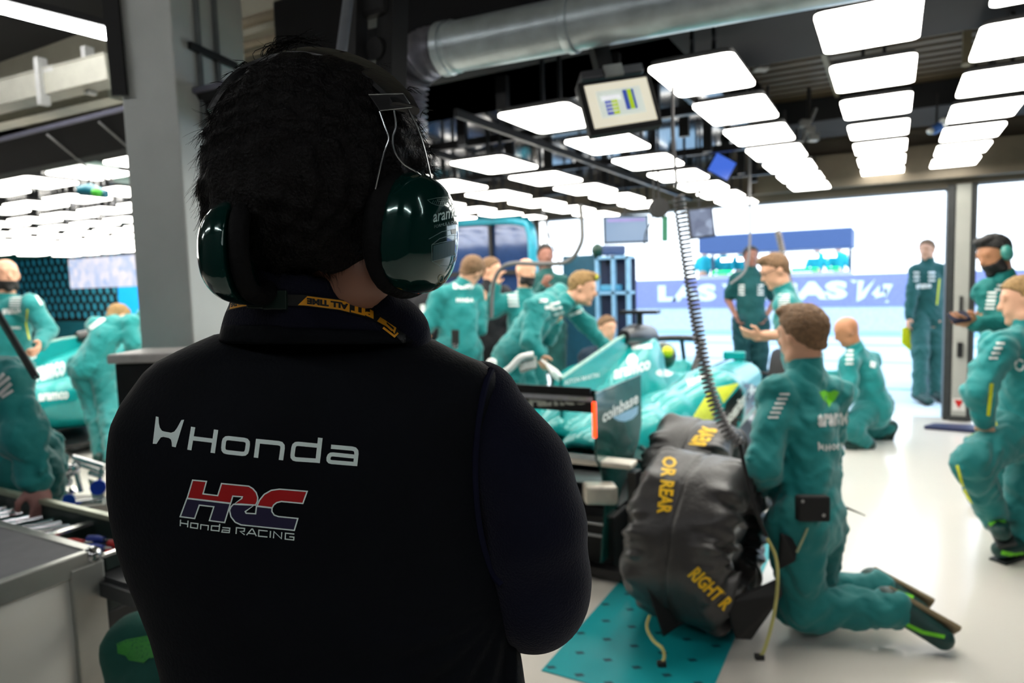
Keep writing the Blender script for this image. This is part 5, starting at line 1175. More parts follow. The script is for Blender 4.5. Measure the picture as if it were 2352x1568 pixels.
def wheel(root, c, sg, w, col=None):
    prf = [(.20, -w), (.34, -w*.96), (.358, -w*.75), (.36, 0), (.358, w*.75), (.34, w*.96), (.20, w)]
    t_ = MB().lathe(c, (1, 0, 0), prf, 36).build('tyre', RUB, root, smooth=True)
    r_ = MB().lathe(c+Vector((sg*(w-.02), 0, 0)), (sg, 0, 0), [(.001, -.03), (.05, -.02), (.19, -.02), (.215, .0), (.22, .02), (.232, .022), (.232, -.03)], 32).build('wheel_rim', CARB, t_, smooth=True)
    if col is not None:
        MB().lathe(c+Vector((sg*(w+.001), 0, 0)), (sg, 0, 0), [(.262, 0), (.262, .006), (.30, .006), (.30, 0)], 36).build('sidewall_band', col, t_, smooth=True)
XE = -1.183; rc, T, shell, fno, sps, ep, wf = race_car(-1.683, 2.92, 0, 'teal race car without its rear wheels, rear wing towards the camera')
CW = mat('car white print', (240, 246, 244), .4, var=.02)
def pdecal(nm_, m, o, sh, mx=8., off=.003, jump=.2): return decal(nm_, m, o, sh, pxmap, bvh_of(o), mx, off, jump)
pdecal('endplate_lettering', CW, ep, [ptext('coinbase', 1384, 972, 1466, 925, 1384, 944, .03)], 8, .002)
pdecal('endplate_blue_disc', mat('pale blue print', (150, 200, 232), .4), ep, [poly2d([(1408, 958), (1466, 932), (1464, 950), (1452, 962), (1436, 968), (1420, 966)])], 8, .001)
pdecal('fin_lettering', CW, fno, [ptext('ASTON MARTIN', 1296, 884, 1376, 866, 1296, 873, .02)], 8)
for o in [shell, fno]+sps:
    pdecal('body_lettering', CW, o, [ptext('aramco', 1410, 872, 1494, 848, 1410, 850, .04), poly2d(arc(1452, 828, 13, 16, 0, 350, 12)), ptext('elevate', 1450, 803, 1498, 800, 1450, 788, .05), ptext('Valvoline', 1578, 890, 1626, 866, 1576, 872, .04), poly2d(arc(1526, 856, 20, 9, 0, 350, 12))], 8)
    pdecal('lime_patch', mat('lime paint', (222, 232, 70), .4), o, [poly2d([(1588, 962), (1632, 892), (1642, 940), (1640, 962), (1612, 975)]), poly2d([(1645, 890), (1700, 878), (1662, 926)])], 10)
    pdecal('black_lower_panel', CARB, o, [poly2d([(1668, 924), (1703, 884), (1722, 880), (1744, 890), (1735, 930), (1690, 985), (1650, 985)])], 10, .002)
    pdecal('side_lettering', CW, o, [ptext('cognizant', 1674, 985, 1740, 900, 1660, 962, .06)], 8, .005)
for o in wf:
    pdecal('wing_lettering', mat('wing text grey', (180, 186, 176), .5), o, [ptext('aramco', 1170, 899, 1350, 899, 1170, 889, .05), ptext('aramco', 1190, 936, 1350, 928, 1190, 918, .05)], 10, .003)
# driver helmet visible in the cockpit
t = thing('helmet', 'yellow and dark helmet showing in the cockpit of the race car', 'helmet')
MB().ball(T(0, 2.72, .80), (.11, .13, .12), 10).build('shell', mat('helmet dark', (60, 70, 50), .3, coat=.6), t, smooth=True)
MB().ball(T(.06, 2.64, .84), (.05, .05, .05), 8).build('yellow_top', YEL, t, smooth=True)
# white headed support handle held by the bending mechanic
t = thing('wing_cover_arm', 'white lettered curved bar over the rear wing held by the bending mechanic', 'bar')
q = spline([P(1142, 866, 4.2), P(1172, 846, 4.2), P(1196, 822, 4.2), P(1226, 815, 4.2)], 6); o = MB().tube(q, [.022]*len(q), 12).build('curved_bar', WHT, t, smooth=True)
o = MB().prism([P(1188, 828, 4.21), P(1232, 818, 4.21), P(1234, 845, 4.21), P(1196, 858, 4.21)], CF*.03).build('lettered_pad', mat('pad grey', (170, 172, 165), .5), t, bevel=.008)
pdecal('pad_lettering', WHT, o, [ptext('citti', 1192, 850, 1230, 842, 1192, 832, .05)], 8)
MB().ball(P(1129, 833, 4.2), (.03, .04, .03), 8).build('end_cap', WHT, t, smooth=True)
t = thing('torque_wrench', 'white handled tool held by the bending mechanic', 'tool'); MB().tube([P(1258, 838, 4.65), P(1274, 856, 4.6), P(1289, 872, 4.6)], [.012, .03, .026], 10).build('handle', WHT, t, smooth=True); MB().tube([P(1244, 826, 4.7), P(1258, 838, 4.65)], .008, 8).build('shaft', ALU, t)
# second car in the left bay
c2 = P(166, 762, 7.0); rc2, T2, sh2, fn2, sp2, ep2, wf2 = race_car(-7.15, 2.1, 0, 'second teal race car in the far left bay with yellow marked tyres', detail=False)
for o in [sh2, fn2]+sp2:
    pdecal('body_lettering', CW, o, [ptext('aramco', 88, 922, 158, 916, 88, 904, .05), ptext('elevate', 38, 838, 84, 822, 38, 824, .05), ptext('aramco', 70, 880, 150, 862, 70, 845, .05)], 8)

# ================================================================== wrapped tyres
wrp = mat('black nylon', (52, 50, 50), .40, var=.1, vs=6, bump=.25, bs=60, spec=.6)
wrd = mat('black nylon flap', (16, 16, 18), .7, var=.1)
yp = mat('yellow warmer print', (246, 196, 20), .5, var=.03)
def wrapped(c, n, Rr, w, label, seed, deep=.022):
    root = thing('tyre_blanket', label, 'tyre blanket'); n = Vector(n).normalized(); a0 = np.array(c[:]); nn_ = np.array(n[:])
    u = np.array((Vector((0, 0, 1))-n*n.z).normalized()[:]); v_ = np.cross(nn_, u)
    def fn(p):
        q = p-a0; h = q@nn_; r = np.sqrt(np.maximum((q*q).sum(-1)-h*h, 0)); an = np.arctan2(q@v_, q@u)
        R2 = Rr-.035*np.clip(np.abs(h)/w-.62, 0, 1)**2*4
        R2 = R2-.012*np.exp(-((h-.0)/.012)**2)
        dx = np.abs(h)-w; dy = r-R2; d = np.where((dx > -.06) & (dy > -.06), np.sqrt(np.maximum(dx+.06, 0)**2+np.maximum(dy+.06, 0)**2)-.06, np.maximum(dx, dy))
        d = np.maximum(d, -(np.sqrt((r/(Rr*.52))**2+((np.abs(h)-w)/.09)**2)-1)*.09)
        edge = np.clip((np.abs(h)/w-.35)/.5, 0, 1)
        wk = np.abs(np.sin(an*9+3*np.sin(an*4+seed)+14*h+seed))*np.sin(30*r+4*np.sin(an*5))
        return d+deep*edge*wk+.006*np.sin(an*7+9*h+seed)*np.sin(11*h+an*3)
    m_ = Rr+.03; o = sdf_obj('cover', wrp, root, [dict(t='f', fn=fn, lo=a0-m_, hi=a0+m_)], .0075, .01)
    MB().lathe(c, n, [(Rr*.42, -w*.75), (Rr*.5, -w*.75), (Rr*.5, w*.75), (Rr*.42, w*.75)], 30).build('wheel_rim', CARB, root, smooth=True)
    return root, o
nax = (CR*.80-CF*.58+Vector((0, 0, -.02))); nax.z = -.06
c1 = P(1604, 1222, 2.88); c1.z = .362
w1, o1 = wrapped(c1, nax, .352, .205, 'black padded tyre cover with yellow lettering on a tyre leaning at the kneeling mechanic', 1.)
c2_ = P(1596, 1120, 3.58); c2_.z = .362
w2_, o2 = wrapped(c2_, nax, .352, .195, 'second black padded tyre cover standing behind the lettered one', 2.6)
pdecal('lettering', yp, o2, [ptext('REAR', 1580, 1020, 1614, 978, 1620, 1024, .05)], 8, .004)
pdecal('lettering', yp, o1, [ptext('OR REAR', 1522, 1046, 1508, 1178, 1556, 1050, .04), ptext('RIGHT R', 1578, 1322, 1662, 1404, 1604, 1300, .04)], 8, .004)
# ================================================================== floor graphic
mk = mat('floor teal', (22, 168, 176), .35, var=.04, vs=3); mk2 = mat('floor mark', (18, 78, 90), .5)
m_ = MB(); m_.box((-1.125, 2.17, .0005), (-.53, 4.1, .004))
for i in range(-1, 14):
    for k in range(6):
        x = -1.10+.115*k+(.057 if i % 2 else 0); y = 2.2+.14*i
        if x > -.56 or y < 2.18: continue
        m_.add([(x-.022, y, .0046), (x+.022, y+.004, .0046), (x+.004, y+.016, .0046), (x-.004, y-.014, .0046)], [(0, 3, 1), (0, 1, 2)], 1)
tag(m_.build('floor_mat', [mk, mk2]), 'teal floor strip with small dark marks under the wrapped tyres', 'floor mat')
# ================================================================== coiled hoses
hosem = mat('grey coil hose', (112, 110, 112), .45, var=.1)
def coil(path, R_, r, turns, nm_, lab, m=hosem, n=9):
    pts = []; L = [0]
    for i in range(1, len(path)): L.append(L[-1]+(path[i]-path[i-1]).length)
    tot = L[-1]; N = turns*n; k = 0; up = Vector((1, 0, 0))
    for i in range(N+1):
        s = tot*i/N
        while k < len(L)-2 and L[k+1] < s: k += 1
        f = (s-L[k])/max(1e-6, L[k+1]-L[k]); p = path[k].lerp(path[k+1], f); t = (path[min(k+2, len(path)-1)]-path[max(k-1, 0)]).normalized()
        up = (up-t*up.dot(t)).normalized(); w = t.cross(up); a = 2*math.pi*i/n; pts.append(p+(up*math.cos(a)+w*math.sin(a))*R_)
    mb = MB(); mb.tube(pts, r, 5); o = mb.build(nm_, m, smooth=True); return tag(o, lab, 'hose', 'coiled air hoses')
pth = spline([P(1545, 262, 2.62), P(1548, 380, 2.62), P(1562, 480, 2.6), P(1582, 620, 2.58), P(1604, 760, 2.56), P(1632, 900, 2.54), P(1668, 985, 2.52), P(1702, 1022, 2.5)], 8)
coil(pth[14:], .021, .0048, 58, 'coiled_hose', 'thick grey coiled hose hanging down to the wrapped tyre')
t = MB().tube(spline([P(1545, 200, 2.64), P(1546, 300, 2.62), P(1554, 430, 2.61)], 6), .006, 8); tag(t.build('straight_hose', hosem, smooth=True), 'straight black hose above the thick coiled hose', 'hose')
t = MB().tube(spline([P(1700, 1020, 2.5), P(1712, 1080, 2.48), P(1735, 1170, 2.47), P(1760, 1230, 2.5)], 6), .007, 8); tag(t.build('power_lead', BLK, smooth=True), 'black lead running down the wrapped tyre from the coiled hose', 'cable')
coil(spline([P(-70, 620, 2.35), P(-10, 712, 2.35), P(40, 795, 2.34), P(84, 868, 2.32)], 8), .010, .0035, 46, 'coiled_hose', 'thin dark coiled hose hanging at the left edge before the bald mechanic', mat('black coil', (40, 40, 42), .4))
coil(spline([P(1786, 530, 5.2), P(1800, 590, 5.2), P(1812, 640, 5.15), P(1832, 700, 5.1)], 8), .020, .007, 30, 'coiled_hose', 'pale coiled hose hanging beside the mechanic with glasses', mat('pale coil', (136, 128, 124), .5))
hm2 = mat('grey thick hose', (98, 98, 98), .5)
t = MB().tube(spline([P(1333, 470, 5.3), P(1337, 520, 5.3), P(1334, 560, 5.3), P(1305, 600, 5.35), P(1245, 606, 5.4), P(1180, 605, 5.5), P(1148, 620, 5.55), P(1132, 660, 5.6), P(1128, 730, 5.6)], 7), .018, 10); tag(t.build('air_hose', hm2, smooth=True), 'thick grey hose curving down from the ceiling to the bearded mechanic hand', 'hose')
t = MB().tube(spline([Vector((P(1722, 450, 5.6).x, P(1722, 450, 5.6).y, 2.79)), P(1722, 450, 5.6), P(1722, 560, 5.6), P(1712, 620, 5.6), P(1678, 652, 5.6)], 7), .010, 8); tag(t.build('air_hose', mat('grey hose light', (120, 118, 120), .5), smooth=True), 'grey lead hanging in front of the man with hands on hips', 'hose')
t = MB().tube(spline([Vector((P(1500, 480, 4.6).x, P(1500, 480, 4.6).y, 2.5)), P(1500, 480, 4.6), P(1482, 540, 4.6), P(1482, 600, 4.6), P(1505, 628, 4.6), P(1535, 622, 4.6)], 7), .005, 6); tag(t.build('cable_loop', BLK, smooth=True), 'thin black cable loop hanging left of the coiled hose', 'cable')
t = MB().tube(spline([P(1245, 480, 5.6), P(1262, 540, 5.6), P(1290, 620, 5.6)], 7), .006, 6); tag(t.build('cable_loop', mat('grey wire', (120, 120, 125), .5), smooth=True), 'thin grey wire slanting down above the man in dark green', 'cable')
# hanging green-black hook pieces by the monitor
t = thing('cable_reel', 'small dark cable reel with a green tag hanging left of the coiled hose', 'reel')
MB().lathe(P(1513, 478, 4.9), CF, [(.001, -.03), (.07, -.03), (.07, .03), (.001, .03)], 16).build('drum', BLK, t); q = P(1513, 478, 4.9); MB().tube([q, (q.x, q.y, 2.5)], .008, 8).build('hanger', BLK, t); MB().obox(P(1527, 525, 4.9), CR, CU, CF, .02, .09, .01).build('tag', mat('green tag', (20, 110, 80), .5), t)
# yellow tie cords on the blankets
cdm = mat('pale yellow cord', (186, 182, 112), .6)
for i, (q, lab) in enumerate((([(1492, 1412, 2.62), (1486, 1440, 2.6), (1500, 1470, 2.55), (1520, 1488, 2.5), (1526, 1508, 2.48), (1520, 1524, 2.47)], 'pale yellow cord with a small clip on the teal floor strip'), ([(1762, 1236, 2.52), (1782, 1280, 2.5), (1786, 1340, 2.48), (1776, 1420, 2.46), (1756, 1490, 2.44), (1744, 1508, 2.44)], 'pale yellow cord hanging from the tyre cover beside the kneeling mechanic'))):
    t = thing('tie_cord', lab, 'cord', 'tie cords of the tyre covers'); pp = [P(*w) for w in q]
    for w in pp: w.z = max(w.z, .012)
    MB().tube(spline(pp, 6), .0065, 8).build('cord', cdm, t, smooth=True); e_ = pp[-1]; MB().obox(e_, CR, CF, (0, 0, 1), .016, .012, .010).build('clip', BLK, t, bevel=.003)
# loose flaps of the near cover
for i, q in enumerate(([(1668, 1385), (1790, 1330), (1800, 1365), (1726, 1470), (1690, 1468)], [(1480, 1330), (1560, 1400), (1640, 1395), (1560, 1440), (1524, 1464)], [(1795, 1225), (1835, 1240), (1828, 1290), (1788, 1310)])):
    dd = (2.58, 2.66, 2.6)[i]; pp = [P(x, y, dd+(.04 if k_ % 2 else 0)) for k_, (x, y) in enumerate(q)]
    for w in pp: w.z = max(w.z, .01)
    MB().prism(pp, CF*.02).build('hanging_flap', wrd, w1, bevel=.006)
o = w1.children[-3]
pdecal('flap_label', mat('dull teal label', (60, 84, 92), .5), o, [poly2d([(1708, 1372), (1752, 1350), (1768, 1366), (1735, 1398)])], 10)

# ================================================================== left foreground: tool case, drawers
cs_ = thing('tool_case', 'aluminium edged case with grey matt top at lower left', 'case')
acr = mat('frosted grey panel', (238, 238, 230), .32, .0, var=.10, vs=2.2); topm = mat('dark grey rubber mat', (122, 123, 127), .8, var=.06)
x0, x1, y0, y1, zc = -3.1, -1.905, .0, 1.045, .75
MB().box((x0, y0, .04), (x1-.012, y1-.01, zc-.03)).build('body', acr, cs_)
MB().box((x0, y0, zc-.03), (x1-.03, y1-.03, zc)).build('top_mat', topm, cs_)
am = mat('satin aluminium', (168, 170, 164), .35, .6, var=.06)
f_ = MB(); f_.box((x1-.03, y0, zc-.055), (x1, y1, zc+.004)); f_.box((x0, y1-.03, zc-.055), (x1-.001, y1+.001, zc+.003)); f_.box((x1-.012, y1-.085, .02), (x1+.003, y1+.003, zc-.03)); f_.box((x1-.085, y1-.012, .02), (x1, y1+.004, zc-.04)); f_.box((x1-.02, y0, .02), (x1+.002, y1, .07))
f_.build('edge_profile', am, cs_, bevel=.004)
MB().ball((x1-.012, y1-.018, zc-.012), .024, 8).build('corner_ball', CHR, cs_, smooth=True)
tc_ = thing('tool_chest', 'dark tool chest with an open tray of tools behind the grey case', 'tool chest')
X0, X1, Y0_, Y1_, Z_ = -3.6, -1.93, 1.055, 1.235, .70
MB().box((X0, Y0_, .05), (X1, Y1_, .56)).build('body', mat('chest dark', (40, 42, 42), .5, .2), tc_, bevel=.01)
f_ = MB(); f_.box((X0, Y1_-.015, .56), (X1, Y1_, .74)); f_.box((X0, Y0_, .56), (X1, Y0_+.012, .715)); f_.box((X1-.012, Y0_, .56), (X1, Y1_, .715)); f_.box((-2.28, Y0_, .62), (-2.26, Y1_, .71)); f_.box((X0, Y0_, .655), (X1, Y1_, .675)); f_.build('tray', mat('tray dark green', (30, 46, 42), .5), tc_)
f_ = MB(); f_.box((X0, Y1_-.02, .735), (X1+.02, Y1_+.006, .752)); f_.build('tray_rail', mat('cream rail', (176, 184, 160), .4, .3), tc_, bevel=.003)
f_ = MB(); f_.box((X0, Y0_-.004, .713), (X1, Y0_+.016, .722)); f_.box((X1-.014, Y0_, .713), (X1+.002, Y1_, .722)); f_.box((-2.285, Y0_, .708), (-2.257, Y1_, .718)); f_.build('tray_edge', mat('bright edge', (214, 216, 212), .25, .8), tc_)
MB().box((X0, Y0_+.006, .62), (-2.29, Y0_+.013, .708)).build('teal_lip', TEALD, tc_)
for i in range(12):
    a = random.uniform(-.25, .25); x = -3.0+.06*i+random.uniform(-.01, .01); y = Y0_+.095
    d_ = Vector((math.sin(a+.5), math.cos(a+.5), 0)); c_ = Vector((x, y, .69)); o = MB().tube([c_-d_*.07, c_+d_*.02, c_+d_*.07], [.009, .009, .013], 8).build('spanner', CHR, None, smooth=True)
    tag(o, 'chromed spanner lying in the open tool tray', 'spanner', 'spanners in the tool tray')
for i in range(8):
    x = -2.23+.035*i; y = Y0_+.035+.045*(i % 3); a = random.uniform(1.1, 1.7); d_ = Vector((math.sin(a), math.cos(a), 0)); c_ = Vector((x, y, .69))
    t = thing('screwdriver', f'{"red" if i % 2 else "blue"} handled hand tool in the open tool tray', 'hand tool', f'{"red" if i % 2 else "blue"} handled tools in the tool tray')
    MB().tube([c_-d_*.04, c_-d_*.01, c_+d_*.02], [.011, .014, .009], 8).build('handle', REDM if i % 2 else BLUEM, t, smooth=True); MB().tube([c_+d_*.02, c_+d_*.05], .004, 6).build('shaft', CHR, t)
f_ = MB(); f_.box((-1.93, 1.03, .62), (-1.75, 1.045, .66)); f_.box((-1.93, 1.045, .66), (-1.75, 1.20, .672)); tag(f_.build('drawer_slide', mat('perforated slide', (70, 72, 74), .4, .5)), 'dark metal slide sticking out right of the tool tray', 'slide')
t = MB().lathe(G(292, 1310), (0, 0, 1), [(.001, 0), (.17, 0), (.17, .03), (.15, .045), (.001, .045)], 30); tag(t.build('round_base', mat('dark disc', (46, 40, 38), .5), smooth=True), 'dark round base plate on the floor behind the grey case', 'base plate')
# suspension and gearbox trolley
gt = thing('gearbox_trolley', 'metal trolley with shiny suspension parts and blue rings at left', 'trolley')
def Q(x, y, dd=0): return P(x, y, 3.3+dd)
f_ = MB()
for a, b_, r in (((168, 1050), (240, 1072), .014), ((168, 1062), (242, 1086), .010), ((150, 1092), (178, 1078), .02), ((150, 1140), (172, 1122), .018), ((172, 1072), (186, 1130), .012), ((236, 1070), (228, 1120), .012), ((160, 1160), (240, 1150), .02), ((205, 1085), (238, 1096), .012)): f_.tube([Q(*a), Q(*b_)], r, 10)
f_.build('linkage', CHR, gt, smooth=True)
for x, y, r in ((152, 1078, .03), (172, 1075, .025), (156, 1106, .022), (152, 1134, .02)): MB().ball(Q(x, y, -.02), r, 8).build('joint', CHR, gt, smooth=True)
for x, y, r in ((226, 1118, .035), (158, 1148, .03)):
    MB().lathe(Q(x, y, -.03), -CF+CR*.5, [(r*.55, 0), (r, 0), (r, .02), (r*.55, .02)], 24).build('blue_ring', mat('blue ring', (30, 60, 190), .3, coat=.5), gt, smooth=True)
MB().prism([Q(200, 1098), Q(240, 1112), Q(238, 1150), Q(226, 1162), Q(212, 1150)], CF*.03).build('white_plate', mat('white plate', (222, 216, 206), .5), gt, bevel=.005)
MB().obox(Q(185, 1190, .2), CR, CF, ZZ, .14, .12, .10).build('gear_casing', mat('casing grey', (86, 82, 78), .5, .5, var=.2), gt, bevel=.02)
b_ = Q(185, 1190, .2); f_ = MB()
for sx_ in (-1, 1):
    for sy_ in (-1, 1): f_.tube([b_+CR*.12*sx_+F0*.1*sy_, Vector(((b_+CR*.14*sx_+F0*.12*sy_).x, (b_+CR*.14*sx_+F0*.12*sy_).y, .05))], .014, 8)
f_.build('leg_frame', BLK, gt)
# floor level parts by the second car
t = MB(); t.tube([G(165, 1030, .037), G(225, 1012, .037)], .035, 12); t.tube([G(160, 1031.5, .037), G(165, 1030, .037)], .022, 12)
tag(t.build('metal_bar', ALU, smooth=True), 'pale metal bar lying on the floor beyond the gearbox trolley', 'bar')
# black cabinet with white top
bc = thing('cabinet', 'black cabinet with a white top in front of the grey pillar', 'cabinet')
a = P(252, 815, 2.62); u_ = (P(420, 812, 2.62)-a); u_.z = 0; u_.normalize(); v_ = Vector((-u_.y, u_.x, 0))
if v_.dot(CF) < 0: v_ = -v_
c_ = a+u_*.30+v_*.13; MB().obox((c_.x, c_.y, .60), u_, v_, ZZ, .29, .12, .585).build('body', BLK, bc, bevel=.004); MB().obox((c_.x, c_.y, 1.205), u_, v_, ZZ, .31, .14, .018).build('worktop', mat('white top', (206, 202, 198), .5), bc, bevel=.008)

# ================================================================== left bay video wall
vw = thing('video_wall', 'dark patterned video wall with a bright race picture behind the second car', 'video wall')
YV = 7.70
MB().box((-17.3, YV, .95), (-11.9, YV+.04, 2.30)).build('panel', mat('wall black', (10, 14, 18), .5), vw)
o_ = MB(); cc_ = mat('oval teal', (40, 120, 140), .5, emit=(30, 110, 135), es=.35)
for i in range(20):
    for k in range(8):
        x = -16.9+.23*i+(.115 if k % 2 else 0); z = 1.08+.155*k
        if x > -12.6: continue
        o_.add([(x+.062*math.cos(a)-.012*math.sin(a), YV-.004, z+.072*math.sin(a)) for a in [2*math.pi*q/10 for q in range(10)]], [tuple(range(10))])
o_.build('oval_pattern', cc_, vw)
MB().box((-12.75, YV-.012, .98), (-11.9, YV-.006, 1.95)).build('blue_screen', mat('blue screen', (20, 140, 210), .4, emit=(20, 140, 215), es=.8), vw)
scm = bpy.data.materials.new('race picture'); scm.use_nodes = True; n_ = scm.node_tree; b_ = n_.nodes['Principled BSDF']; vo = n_.nodes.new('ShaderNodeTexVoronoi'); vo.inputs['Scale'].default_value = 7; tcn = n_.nodes.new('ShaderNodeTexCoord'); n_.links.new(tcn.outputs['Object'], vo.inputs['Vector'])
rp = n_.nodes.new('ShaderNodeValToRGB'); n_.links.new(vo.outputs['Color'], rp.inputs[0]); rp.color_ramp.elements[0].color = (.45, .6, .9, 1); rp.color_ramp.elements[1].color = (1, .93, .98, 1); n_.links.new(rp.outputs[0], b_.inputs['Emission Color']); b_.inputs['Emission Strength'].default_value = 1.0; b_.inputs['Base Color'].default_value = (.02, .02, .03, 1)
MB().box((-14.3, YV-.03, 1.60), (-11.9, YV-.015, 2.18)).build('race_screen', scm, vw)
MB().box((-17.3, YV-.35, 2.26), (-11.9, YV, 2.34)).build('teal_header', mat('teal header', (20, 110, 108), .5), vw)
MB().box((-17.3, YV, .0), (-4.6, YV+.04, .95)).build('teal_skirting_panel', mat('petrol panel', (14, 90, 104), .5), vw)
structure(MB().box((-11.8, YV-.02, 0), (-4.6, YV+.03, 2.3)).build('wall_panel', mat('petrol wall', (16, 60, 74), .6)))
# ================================================================== engineering station, shelf, screens
st_ = thing('timing_station', 'teal framed glazed station with rounded corner behind the crew', 'station')
tm = mat('station teal', (24, 150, 176), .35, .2, coat=.4)
MB().tube(spline([(-5.2, 6.9, 2.20), (-4.2, 6.9, 2.19), (-3.70, 6.9, 2.15), (-3.56, 6.9, 2.02), (-3.54, 6.9, 1.5), (-3.54, 6.9, .1)], 8), .055, 12).build('rounded_frame', tm, st_, smooth=True)
MB().box((-5.2, 6.95, .9), (-3.62, 6.99, 2.2)).build('glass_panel', mat('station glass', (42, 66, 110), .1, .2, coat=.8), st_)
f_ = MB(); f_.box((-4.12, 6.90, .9), (-4.08, 6.95, 2.2)); f_.box((-5.2, 6.90, 1.55), (-3.62, 6.94, 1.6)); f_.build('glazing_bar', BLK, st_)
MB().box((-3.44, 6.88, .1), (-3.38, 6.94, 2.12)).build('white_edge_highlight', mat('white highlight', (235, 240, 245), .4, emit=(235, 245, 255), es=1.2), st_)  # vertical highlight beside the frame, built as a glowing white bar
MB().box((-5.2, 6.9, .02), (-3.6, 7.0, .9)).build('lower_panel', mat('petrol wall', (16, 60, 74)), st_)
sh_ = thing('storage_rack', 'blue rack with pale uprights and shelves right of a petrol blue panel', 'rack')
sy = lambda *a: tuple(v*(.94 if i_ < 2 else 1) for i_, v in enumerate(a[:2]))+(1.45+(a[2]-1.45)*.94 if a[2] > .2 else a[2],)
MB().box(sy(-3.2, 6.95, 0), sy(-2.75, 7.0, 1.73)).build('side_panel', mat('petrol blue panel', (18, 84, 110), .5), sh_)
f_ = MB(); 
for x in (-2.73, -2.55, -2.39): f_.box(sy(x-.018, 6.78, 0), sy(x+.018, 6.84, 1.70))
f_.box(sy(-2.75, 6.78, 1.67), sy(-2.37, 6.95, 1.70)); f_.box(sy(-2.75, 6.78, 1.30), sy(-2.37, 6.95, 1.33)); f_.build('rack_frame', mat('rack pale blue', (130, 180, 220), .4), sh_)
MB().box(sy(-2.75, 6.96, 0), sy(-2.37, 7.0, 1.68)).build('rack_back', mat('rack navy', (22, 40, 74), .5), sh_)
MB().box(sy(-2.71, 6.80, 1.335), sy(-2.50, 6.93, 1.40)).build('shelf_bin', mat('bin blue', (70, 150, 190), .5), sh_, bevel=.01)
t = thing('spotlight', 'dark round headed camera on top of the blue rack', 'camera'); q = AY(1372, 575, 6.45); MB().ball(q, (.06, .06, .07), 8).build('head', mat('camera green', (14, 60, 50), .4), t, smooth=True); MB().obox(q+CR*.16, CR, CU, CF, .12, .05, .05).build('camera_body', mat('camera blue', (60, 80, 120), .4), t, bevel=.02); MB().tube([q+CR*.1, Vector(((q+CR*.1).x, (q+CR*.1).y, 1.6))], .012, 8).build('stand', BLK, t)
def screen(nm_, lab, q, d_, col, es, extra=None):
    t = thing(nm_, lab, 'monitor'); a, b_, c_, e_ = [P(*w, d_) for w in q]; cc = (a+b_+c_+e_)/4; ux = (b_-a).normalized(); uy = (a-e_); uy = (uy-ux*uy.dot(ux)).normalized(); un = ux.cross(uy); hw = (b_-a).length/2; hh = (a-e_).length/2
    MB().obox(cc-un*.02, ux, uy, un, hw+.015, hh+.015, .018).build('casing', BLK, t, bevel=.004); o = MB().obox(cc, ux, uy, un, hw, hh, .002).build('screen', col if not isinstance(col, tuple) else mat(nm_+lab[:6], (24, 26, 30), .3, emit=col, es=es), t)
    MB().tube([cc+uy*hh-un*.03, Vector(((cc-un*.03).x, (cc-un*.03).y, 2.5))], .010, 8).build('mount_arm', BLK, t); return cc, ux, uy, un, hw, hh, t
cc, ux, uy, un, hw, hh, t = screen('hanging_monitor', 'pale blue hanging monitor above the blue rack', [(1392, 500), (1488, 497), (1482, 553), (1392, 556)], 6.2, (150, 186, 228), .7)
MB().obox(cc+uy*hh*.75+un*.004, ux, uy, un, hw*.9, hh*.12, .002).build('title_bar', mat('title mauve', (120, 110, 160), .4, emit=(130, 120, 170), es=.6), t)
sm2 = bpy.data.materials.new('street picture'); sm2.use_nodes = True; n_ = sm2.node_tree; b_ = n_.nodes['Principled BSDF']; vo = n_.nodes.new('ShaderNodeTexVoronoi'); vo.inputs['Scale'].default_value = 14; tcn = n_.nodes.new('ShaderNodeTexCoord'); n_.links.new(tcn.outputs['Object'], vo.inputs['Vector']); rp = n_.nodes.new('ShaderNodeValToRGB'); n_.links.new(vo.outputs['Color'], rp.inputs[0]); rp.color_ramp.elements[0].color = (.02, .05, .18, 1); rp.color_ramp.elements[1].color = (.55, .7, 1, 1); n_.links.new(rp.outputs[0], b_.inputs['Emission Color']); b_.inputs['Emission Strength'].default_value = .6; b_.inputs['Base Color'].default_value = (.01, .01, .015, 1)
screen('hanging_monitor', 'dark blue street picture monitor right of the coiled hose', [(1582, 484), (1632, 478), (1646, 538), (1586, 545)], 5.6, sm2, 1)
screen('hanging_monitor', 'small bright blue monitor beneath the long black ceiling rail', [(1636, 352), (1680, 376), (1682, 406), (1636, 396)], 5.2, (70, 110, 220), 1.0)
# small ceiling fittings
t = thing('pipe_fitting', 'blue and white fitting between the two right rows of ceiling panels', 'fitting'); MB().tube([P(2142, 300, 4.6), P(2160, 290, 4.6)], .03, 10).build('blue_body', mat('fitting blue', (60, 110, 190), .4), t, smooth=True); MB().ball(P(2168, 280, 4.6), .03, 8).build('white_cap', WHT, t, smooth=True); MB().ball(P(2138, 300, 4.6), .025, 8).build('grey_cap', ALU, t, smooth=True); MB().tube([P(2150, 296, 4.62), P(2154, 215, 4.62)], .008, 6).build('stem', BLK, t)
for i, (x, y, d_) in enumerate(((1735, 130, 3.6), (1858, 300, 4.9))):
    t = thing('ceiling_clamp', ['grey clamp cluster at the near end of the third panel row', 'grey clamp cluster left of the second row of panels'][i], 'clamp', 'grey ceiling clamps')
    q = P(x, y, d_); g_ = mat('clamp grey', (130, 130, 130), .5, .4)
    for k in range(3): MB().obox(q+CR*(.03*(k-1))+CU*(.05*(1-k)), CR, CU, CF, .035, .025, .03).build('block', g_, t, bevel=.006)
    MB().tube([q-CR*.05-CU*.08, q+CR*.05+CU*.16], .012, 8).build('screw', g_, t); MB().tube([q+CU*.05, q+CU*.3], .015, 8).build('hanger', BLK, t)
